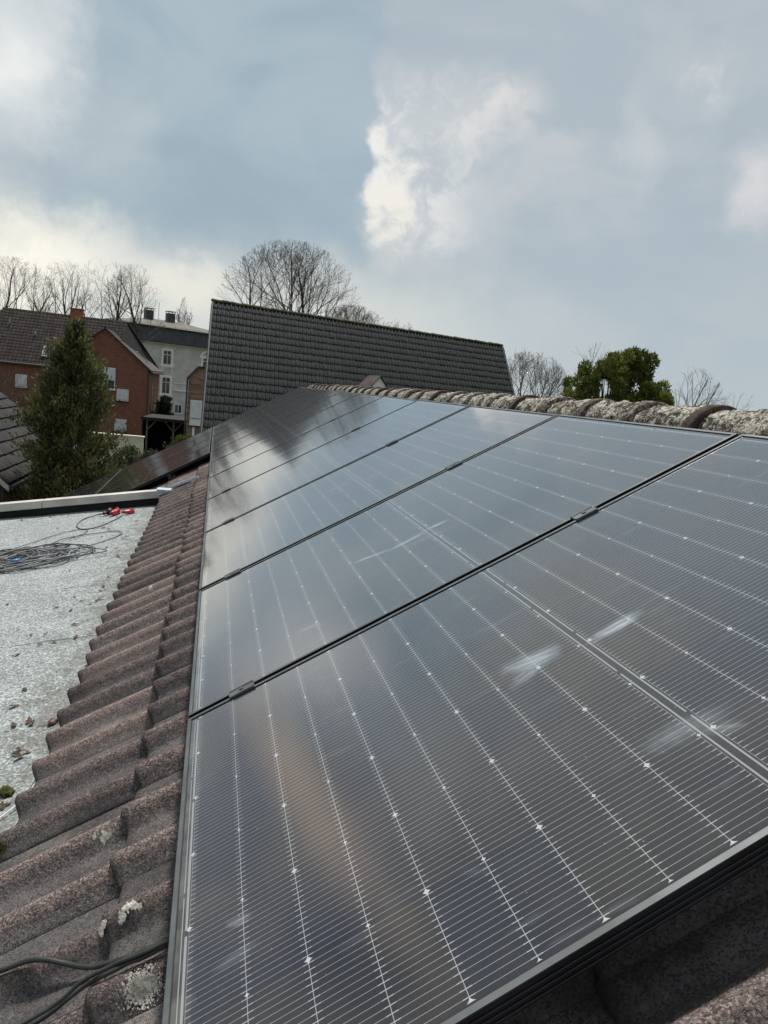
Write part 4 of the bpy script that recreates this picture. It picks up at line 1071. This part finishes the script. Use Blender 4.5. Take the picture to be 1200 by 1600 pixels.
# --- carport
Tc = local((-5.0, 54.5, 0), 3.0)
cp_ = empty('carport', (-5.0, 54.5, GROUND), 'dark open carport with grey timber posts and braces between the brick houses', 'carport')
mb = MB(); mb.box((-.2, -.2, -2.62), (3.2, 5.2, -2.48), Tc); mb.box((-.25, -.3, -2.68), (3.25, -.22, -2.45), Tc); sub(cp_, mb.build('roof', M['slate']))
for x in (.1, 2.0):
    mb = MB(); mb.box((x, 0, GROUND), (x + .13, .13, -2.63), Tc); sub(cp_, mb.build('post', M['timber']))
    mb = MB(); mb.tube([Tc(x + .13, .06, -3.35), Tc(x + .72, .06, -2.66)], .05, 4)
    if x > 1: mb.tube([Tc(x, .06, -3.35), Tc(x - .6, .06, -2.66)], .05, 4)
    sub(cp_, mb.build('brace', M['timber']))
mb = MB(); mb.box((-.2, 5.0, GROUND), (3.2, 5.15, -2.63), Tc); mb.box((-.25, .3, GROUND), (-.15, 5.0, -2.63), Tc); mb.box((3.1, .3, GROUND), (3.2, 5.0, -2.63), Tc); sub(cp_, mb.build('shade_boarding', M['dark_gap']))  # near-black sheets paint in the shade inside the carport

# --- grey roof at the far left
lh = empty('garden_house', (-3.98, 14.86, GROUND), 'low building with mossy dark shingle roof at the left edge of the photo', 'house')
up3 = Vector((-math.cos(R(40)), 0, math.sin(R(40)))); n3 = Vector((math.sin(R(40)), 0, math.cos(R(40)))); pc = Vector((-3.98, 14.86, -1.67))
sub(lh, tile_field('roof', M['slate'], slope_T(pc, Vector((0, 1, 0)), up3, n3), 0, 6.1, 0, 4.4, wave=.3, nw=1, course=.31, amp=0, seg=3, rows=1, th=.045, seed=31, jit=1.5, flat=True))
mb = MB(); top = pc + up3 * 4.4
mb.prism([pc + n3 * -.03, top + n3 * -.03, top + Vector((3.37 * -1, 0, -2.8)), pc + Vector((-6.74, 0, -.0)) + n3 * -.1, pc + Vector((-6.74, 0, -.15)), pc + Vector((0, 0, -.12))], (0, 6.05, 0))
sub(lh, mb.build('roof_shell', M['slate']))
mb = MB(); mb.prism([(-4.28, 15.05, GROUND), (-4.28, 15.05, -1.65), (top.x, 15.05, top.z - .28), (-10.3, 15.05, -1.65), (-10.3, 15.05, GROUND)], (0, 5.6, 0)); sub(lh, mb.build('wall', M['yellow_wall']))
mb = MB(); mb.prism([pc + Vector((.03, -.03, -.14)), pc + Vector((.03, -.03, -.02)), top + Vector((0, -.03, .03)), top + Vector((0, -.03, -.09))], (0, .035, 0)); sub(lh, mb.build('bargeboard', M['alu']))
mb = MB(); mb.tube([pc + Vector((.07, 0, -.06)), pc + Vector((.07, 6.1, -.06))], .05, 8); sub(lh, mb.build('gutter', M['slate_blue']))
mb = MB(); mb.tube([Vector((-4.18, 15.2, -1.8)), Vector((-4.18, 15.2, GROUND))], .05, 8); sub(lh, mb.build('downpipe', M['slate_blue']))

# --- garden wall
mb = MB(); mb.box((-7.6, 42.0, GROUND), (-3.9, 42.25, -2.92)); mb.box((-7.65, 41.95, -2.919), (-3.85, 42.3, -2.84))
tag(mb.build('garden_wall', M['cream_wall']), 'cream rendered garden wall in front of the red brick house', 'wall')

# ------------------------------------------------------------------ trees
def tubes_np(name, segs, mat, parent, k=3):
    """segs: list of (p0, p1, r0, r1)"""
    P0 = np.array([s[0] for s in segs]); P1 = np.array([s[1] for s in segs]); r0 = np.array([s[2] for s in segs]); r1 = np.array([s[3] for s in segs])
    d = P1 - P0; d /= np.maximum(np.linalg.norm(d, axis=1, keepdims=True), 1e-6)
    ref = np.where(np.abs(d[:, 2:3]) > .9, np.array([[1., 0, 0]]), np.array([[0, 0, 1.]]))
    a = np.cross(d, ref); a /= np.linalg.norm(a, axis=1, keepdims=True); b = np.cross(d, a)
    n = len(segs); V = np.zeros((n, 2 * k, 3))
    for j in range(k):
        an = 2 * math.pi * j / k; off = a * math.cos(an) + b * math.sin(an)
        V[:, j] = P0 + off * r0[:, None]; V[:, k + j] = P1 + off * r1[:, None]
    base = (np.arange(n) * 2 * k)[:, None, None]
    f = np.array([[j, (j + 1) % k, k + (j + 1) % k, k + j] for j in range(k)])[None]
    F = (base + f).reshape(-1, 4)
    return mesh_np(name, V.reshape(-1, 3), F, mat, parent, k > 3)

def mesh_np(name, V, F, mat, parent, smooth=False, att=None):
    me = bpy.data.meshes.new(name); nf, w_ = F.shape
    me.vertices.add(len(V)); me.vertices.foreach_set('co', np.asarray(V, dtype=np.float32).ravel())
    me.loops.add(nf * w_); me.loops.foreach_set('vertex_index', F.astype(np.int32).ravel())
    me.polygons.add(nf); me.polygons.foreach_set('loop_start', np.arange(0, nf * w_, w_, dtype=np.int32)); me.polygons.foreach_set('loop_total', np.full(nf, w_, dtype=np.int32))
    me.update(calc_edges=True); me.materials.append(mat)
    if smooth: me.polygons.foreach_set('use_smooth', [True] * nf)
    if att is not None:
        a = me.color_attributes.new('tint', 'FLOAT_COLOR', 'POINT'); a.data.foreach_set('color', np.asarray(att, dtype=np.float32).ravel())
    o = bpy.data.objects.new(name, me); COL.objects.link(o); o.parent = parent
    return o

def grow(seed, H, cr, cb, stems, dens=1.0, tip=.012, spread=.3, top=1.0, wig=.075, levels=4, flare=1.0, len0=1.0):
    """leafless tree: leaders fork into ever finer, nearly straight limbs that stop at the crown's outline"""
    rg = random.Random(seed); ch = (H - cb) / 2; cz = cb + ch; segs = []; tw = []
    def reach(p, d):          # distance from p along d to the crown's ellipsoid
        q = Vector((p.x / cr, p.y / cr, (p.z - cz) / ch)); e = Vector((d.x / cr, d.y / cr, d.z / ch))
        A = e.dot(e); B_ = q.dot(e); C_ = q.dot(q) - 1; D = B_ * B_ - A * C_
        return (-B_ + math.sqrt(D)) / A if D > 0 else 0.0
    def limb(p, d, L, r, lev):
        n = max(3, int(L / (.5 if lev < 2 else .28))); pts = [p.copy()]; dirs = [d.copy()]; q = p.copy(); dd = d.copy()
        def inside(w_): return (w_.x / cr) ** 2 + (w_.y / cr) ** 2 + ((w_.z - cz) / ch) ** 2 < 1.0
        was = inside(q)
        for i in range(n):
            dd = (dd + Vector((rg.gauss(0, wig), rg.gauss(0, wig), rg.gauss(0, wig) + (.035 if lev < 3 else .0)))).normalized()
            q = q + dd * (L / n); pts.append(q.copy()); dirs.append(dd.copy())
            now = inside(q)
            if was and not now and lev < 3: break
            if not was and not now and lev > 0 and i > 2: break
            was = was or now
        n = len(pts) - 1
        r1 = max(tip * .45, r * (.10, .2, .3, .45, .45)[lev]); out = segs if lev < 3 else tw
        for i in range(n):
            out.append((tuple(pts[i]), tuple(pts[i + 1]), r + (r1 - r) * i / n, r + (r1 - r) * (i + 1) / n))
        if lev >= levels: return
        m = [9, 8, 7, 4, 3][lev] * dens * (1.0 if lev else 1.35)
        m = int(m + rg.random()); ph = rg.uniform(0, 6.28)
        for k in range(m):
            f = (.18 if lev else .30) + (.80 if lev else .68) * (k + rg.uniform(.1, .9)) / m
            x = f * n; i = min(n - 1, int(x)); c = pts[i].lerp(pts[i + 1], x - i); ph += 2.4 + rg.uniform(-.5, .5)
            ax = dirs[i]; s1 = ax.orthogonal().normalized(); s2 = ax.cross(s1)
            an = rg.uniform(.42, .85) * flare if lev < 2 else rg.uniform(.35, .8)
            nd = (ax * math.cos(an) + (s1 * math.cos(ph) + s2 * math.sin(ph)) * math.sin(an)); nd = (nd + Vector((0, 0, .10))).normalized()
            av = reach(c, nd)
            if av <= .05: continue
            if lev == 0 and c.z < cb * .8: continue
            base = L * (.62, .58, .52, .5, .5)[lev] * (1.05 - .45 * f) * rg.uniform(.75, 1.2)
            LL = min(av * rg.uniform(.82, 1.04), base * 1.15)
            if lev == 0: LL = min(av * rg.uniform(.8, 1.03), base * 1.5)
            if LL < .15: continue
            rr = max(tip * .6, (r + (r1 - r) * f) * (.55, .5, .5, .6, .6)[lev])
            limb(c, nd, LL, rr, lev + 1)
    r0 = .0185 * H
    fork = Vector((rg.gauss(0, .08), rg.gauss(0, .08), cb * .72))
    segs.append(((0, 0, 0), tuple(fork * .5), r0 * 1.15, r0)); segs.append((tuple(fork * .5), tuple(fork), r0, r0 * .92))
    for s_ in range(stems):
        a = 6.283 * s_ / stems + rg.uniform(-.4, .4); sp_ = spread * (0 if stems == 1 else 1) * rg.uniform(.8, 1.2)
        d = Vector((math.cos(a) * sp_, math.sin(a) * sp_, 1)).normalized()
        limb(fork, d, reach(fork, d) * len0 * .98, r0 * (.8 if stems > 1 else .9), 0)
    return segs, tw, None

def bare_tree(x, y, label, group, seed, mat, thick=.06, zoff=0.0, **kw):
    segs, tw, rad = grow(seed, **kw)
    root = empty('bare_tree', (x, y, GROUND + zoff), label, 'tree', group)
    big = [s for s in segs if s[3] >= thick]; small = [s for s in segs if s[3] < thick]
    if big: tubes_np('trunk', big, mat, root, 6)
    tubes_np('crown', small + tw, mat, root, 3)
    return root

G1 = 'bare trees behind the houses'
def polar(azd, D): return (.021 + D * math.sin(R(azd)), -.628 + D * math.cos(R(azd)))
for az_, D_, lab_, sd_, mt_, kw_ in (
    (5.3, 62, 'great bare beech with a wide dome crown above the dark tiled roof', 3, 'twig', dict(H=18.2, cr=6.5, cb=6.0, stems=4, dens=.80, tip=.012, spread=.46, flare=1.15)),
    (-6.4, 84, 'tall bare tree right of the terracotta chimney, nearest the villa', 7, 'twig', dict(H=17.6, cr=3.6, cb=4.5, stems=2, dens=.74, tip=.010, spread=.2)),
    (-8.4, 86, 'bare tree directly behind the terracotta chimney, highest of the left group', 9, 'twig', dict(H=18.3, cr=4.2, cb=4.5, stems=2, dens=.74, tip=.010, spread=.15)),
    (-11.0, 88, 'thin bare tree left of the terracotta chimney in the gap of the row', 15, 'twig', dict(H=17.4, cr=4.0, cb=4.5, stems=3, dens=.66, tip=.010, spread=.2)),
    (-14.2, 85, 'leftmost bare tree, behind the left end of the brick house ridge', 21, 'twig', dict(H=16.6, cr=4.8, cb=4.5, stems=2, dens=.72, tip=.010, spread=.22)),
    (-2.65, 120, 'slender bare poplar beside the right chimney of the villa', 27, 'bark_far', dict(H=19.2, cr=1.7, cb=2.5, stems=3, dens=.8, tip=.022, spread=.05, flare=.6)),
    (10.3, 75, 'low bare tree peeping over the middle of the dark ridge', 33, 'bark_far', dict(H=15.2, cr=4.4, cb=8.0, stems=4, dens=.75, tip=.016, spread=.5)),
    (13.8, 90, 'small bare treetop just above the dark ridge right of the beech', 35, 'bark_far', dict(H=15.9, cr=3.0, cb=8.0, stems=3, dens=.75, tip=.018, spread=.4)),
    (24.6, 48, 'bare tree right of the end of the dark tiled roof', 41, 'bark_far', dict(H=10.2, cr=3.0, cb=3.5, stems=4, dens=.72, tip=.010, spread=.35)),
    (36.2, 42, 'small bare tree with a fine upright crown at the right, beyond the evergreen', 43, 'bark_far', dict(H=9.6, cr=2.2, cb=3.8, stems=2, dens=.62, tip=.009, spread=.2, levels=3)),
    (29.3, 46, 'thin bare treetop rising behind the evergreen', 45, 'bark_far', dict(H=11.0, cr=2.6, cb=4.5, stems=2, dens=.55, tip=.009, spread=.25, levels=3)),
    (39.8, 48, 'faint bare treetop at the right edge, lowest above the ridge tiles', 47, 'bark_far', dict(H=8.7, cr=2.4, cb=3.0, stems=2, dens=.6, tip=.009, spread=.25, levels=3)),
    (-15.9, 26, 'leafless reddish shrub in front of the brick house at the left edge', 49, 'twig', dict(H=6.2, cr=1.9, cb=1.5, stems=5, dens=.8, tip=.005, spread=.4, levels=3))):
    x_, y_ = polar(az_, D_); bare_tree(x_, y_, lab_, G1, sd_, M[mt_], **kw_)

def leaves(name, centers, dirs, size, ratio, mat, parent, seed, tint=None):
    """one small bent blade per centre"""
    rg = np.random.default_rng(seed); n = len(centers)
    d = dirs + rg.normal(0, .45, (n, 3)); d /= np.linalg.norm(d, axis=1, keepdims=True)
    r_ = rg.normal(0, 1, (n, 3)); s = np.cross(d, r_); s /= np.maximum(np.linalg.norm(s, axis=1, keepdims=True), 1e-6)
    L = size * rg.uniform(.6, 1.3, (n, 1)); W_ = L * ratio
    V = np.stack([centers - s * W_ * .3, centers + s * W_ * .3, centers + d * L * .6 + s * W_ * .5, centers + d * L, centers + d * L * .6 - s * W_ * .5], 1)
    F = np.arange(n * 5).reshape(n, 5)
    k = (rg.random(n) if tint is None else np.clip(tint + rg.normal(0, .2, n), 0, 1))
    A_ = np.zeros((n, 5, 4)); A_[:, :, 0] = k[:, None]; A_[:, :, 3] = 1
    return mesh_np(name, V.reshape(-1, 3), F, mat, parent, False, A_.reshape(-1, 4))

# conifer in front of the brick house
def conifer(x, y, H, rb, label, seed, mat, n_br, per, size, lean=(0, 0), prof=None):
    rg = np.random.default_rng(seed); root = empty('conifer', (x, y, GROUND), label, 'tree')
    segs = []; Cn = []; Dn = []; Tn_ = []
    ax = lambda z: np.array([lean[0] * (z / H) ** 1.5, lean[1] * z / H, z])
    zs = np.linspace(0, H * .985, 24)
    segs += [(ax(zs[i]), ax(zs[i + 1]), .14 * (1 - zs[i] / H) + .012, .14 * (1 - zs[i + 1] / H) + .012) for i in range(23)]
    tubes_np('trunk', segs, M['bark'], root, 8); bs = []
    for b in range(n_br):
        f = rg.random() ** .85; z = H * (.04 + .955 * f); a = rg.uniform(0, 2 * math.pi)
        Rr = rb * (prof(z / H) if prof else (1 - z / H) ** .8) * rg.uniform(.55, 1.22) * (1 + .20 * math.sin(2 * a + z * 1.3) + .15 * math.sin(5 * a + z * 2.9) + .10 * math.sin(9 * a - z * 5.0))
        e = ax(z) + np.array([math.cos(a) * Rr, math.sin(a) * Rr, Rr * rg.uniform(.1, .55)]); p0 = ax(max(0, z - .25 * Rr))
        bs.append((p0, e, .018, .005)); tn = rg.random()
        cnt = int(per * (0.35 + Rr / rb))
        tt = rg.uniform(.45, 1.05, cnt) if Rr > .25 else rg.uniform(.1, 1.05, cnt)
        c = p0 + (e - p0) * tt[:, None] + rg.normal(0, .050 + .032 * Rr, (cnt, 3)) * np.array([1, 1, 1.2])
        dd = np.tile((e - p0) / max(1e-3, np.linalg.norm(e - p0)), (cnt, 1)) * .7 + np.array([0, 0, .75])
        Cn.append(c); Dn.append(dd); Tn_.append(np.full(cnt, tn))
    tubes_np('branches', bs, M['bark'], root, 4)
    leaves('crown', np.vstack(Cn), np.vstack(Dn), size, .42, mat, root, seed, np.concatenate(Tn_))
    return root
conifer(-3.10, 16.1, 7.12, 1.50, 'tall brownish green conical conifer in front of the red brick house', 5, M['thuja'], 560, 120, .085, lean=(.10, 0), prof=lambda f: min(1.0, (1 - f) ** .72 * 1.12) * (1 if f > .3 else 1.05))
conifer(-4.45, 67.0, 3.4 + .6, 1.0, 'dark columnar hedge tree between the brick house and the villa', 12, M['thuja_dark'], 260, 40, .22, prof=lambda f: min(1, (1 - f) ** .35))
conifer(-1.05, 26.5, 3.95, 1.15, 'yellow green bushy shrub in front of the carport', 14, M['shrub'], 360, 40, .10, prof=lambda f: (max(0.02, 1 - f)) ** .42)
conifer(-2.3, 28.0, 3.1, 1.2, 'grey green shrub at the right foot of the tall conifer', 16, M['shrub2'], 320, 38, .10, prof=lambda f: (max(0.02, 1 - f)) ** .4)
conifer(-3.3, 30.0, 3.0, 1.2, 'grey green bush half hidden behind the tall conifer', 18, M['shrub2'], 260, 34, .11, prof=lambda f: (max(0.02, 1 - f)) ** .4)

# clumpy evergreen on the right
def evergreen(x, y, label, seed):
    rg = np.random.default_rng(seed); root = empty('evergreen_tree', (x, y, GROUND), label, 'tree')
    cl = []      # clump centres in the tree's frame (x sideways, z up), radius
    H = 9.05
    ex = np.array([math.cos(R(31)), -math.sin(R(31)), 0]); ey = np.array([math.sin(R(31)), math.cos(R(31)), 0])
    outline = [(-2.0, 5.2), (-1.85, 6.2), (-1.55, 7.0), (-1.1, 7.9), (-.5, 8.3), (0, 8.6), (.55, 8.8), (1.1, 8.45), (1.5, 7.9), (1.85, 7.2), (2.0, 6.4)]
    for k in range(95):
        for _ in range(30):
            px_ = rg.uniform(-2.1, 2.05); pz = rg.uniform(5.0, 8.9)
            top = np.interp(px_, [o[0] for o in outline], [o[1] for o in outline])
            if pz < top and (pz > 6.0 or rg.random() < .45): break
        dep = rg.normal(0, .75)
        if abs(dep) > 1.7: dep *= .4
        cl.append((px_, dep, pz, rg.uniform(.16, .34), rg.random()))
    for (px_, pz, rr) in ((-1.62, 7.55, .17), (-1.62, 7.35, .18), (-1.12, 8.12, .26), (-1.15, 7.85, .26), (-.66, 8.0, .2), (-.25, 8.45, .3), (.42, 8.75, .27), (.5, 8.5, .3), (1.05, 8.6, .27), (-1.95, 6.0, .2), (-2.1, 5.5, .22), (-2.2, 5.2, .2), (2.25, 6.6, .2), (2.35, 6.3, .28), (2.45, 5.9, .3), (2.2, 5.5, .34), (2.0, 5.1, .34), (1.75, 5.3, .28), (1.55, 7.6, .26), (1.75, 7.15, .24)):
        cl.append((px_, rg.normal(0, .15), pz, rr, rg.random()))
    segs = [(np.zeros(3), np.array([.05, 0, 3.6]), .19, .15)]; fork = np.array([.05, 0, 3.6]); Cn = []; Dn = []; Tt = []
    for (px_, dep, pz, rr, tn) in cl:
        c = ex * px_ * 1.12 + ey * dep + np.array([0, 0, pz])
        mid = fork * .45 + c * .55 + np.array([0, 0, -.35]) + rg.normal(0, .08, 3)
        segs.append((fork, mid, .045, .030)); segs.append((mid, c, .030, .010))
        n = int(520 * (rr / .3) ** 2); d = rg.normal(0, 1, (n, 3)); d /= np.linalg.norm(d, axis=1, keepdims=True)
        rad = rr * rg.uniform(.35, 1.0, (n, 1)) ** .6
        p = c + d * rad * np.array([1, 1, 1.25]); Cn.append(p); Dn.append(d * .6 + np.array([0, 0, .8])); Tt.append(np.full(n, tn))
    tubes_np('trunk', segs[:1], M['bark'], root, 10); tubes_np('branches', segs[1:], M['bark'], root, 5)
    leaves('crown', np.vstack(Cn), np.vstack(Dn), .13, .34, M['yew'], root, seed, np.concatenate(Tt))
x_, y_ = polar(31.1, 29.5)
evergreen(x_, y_, 'dense yellow green evergreen with clumpy crown rising behind the lichen ridge', 4)
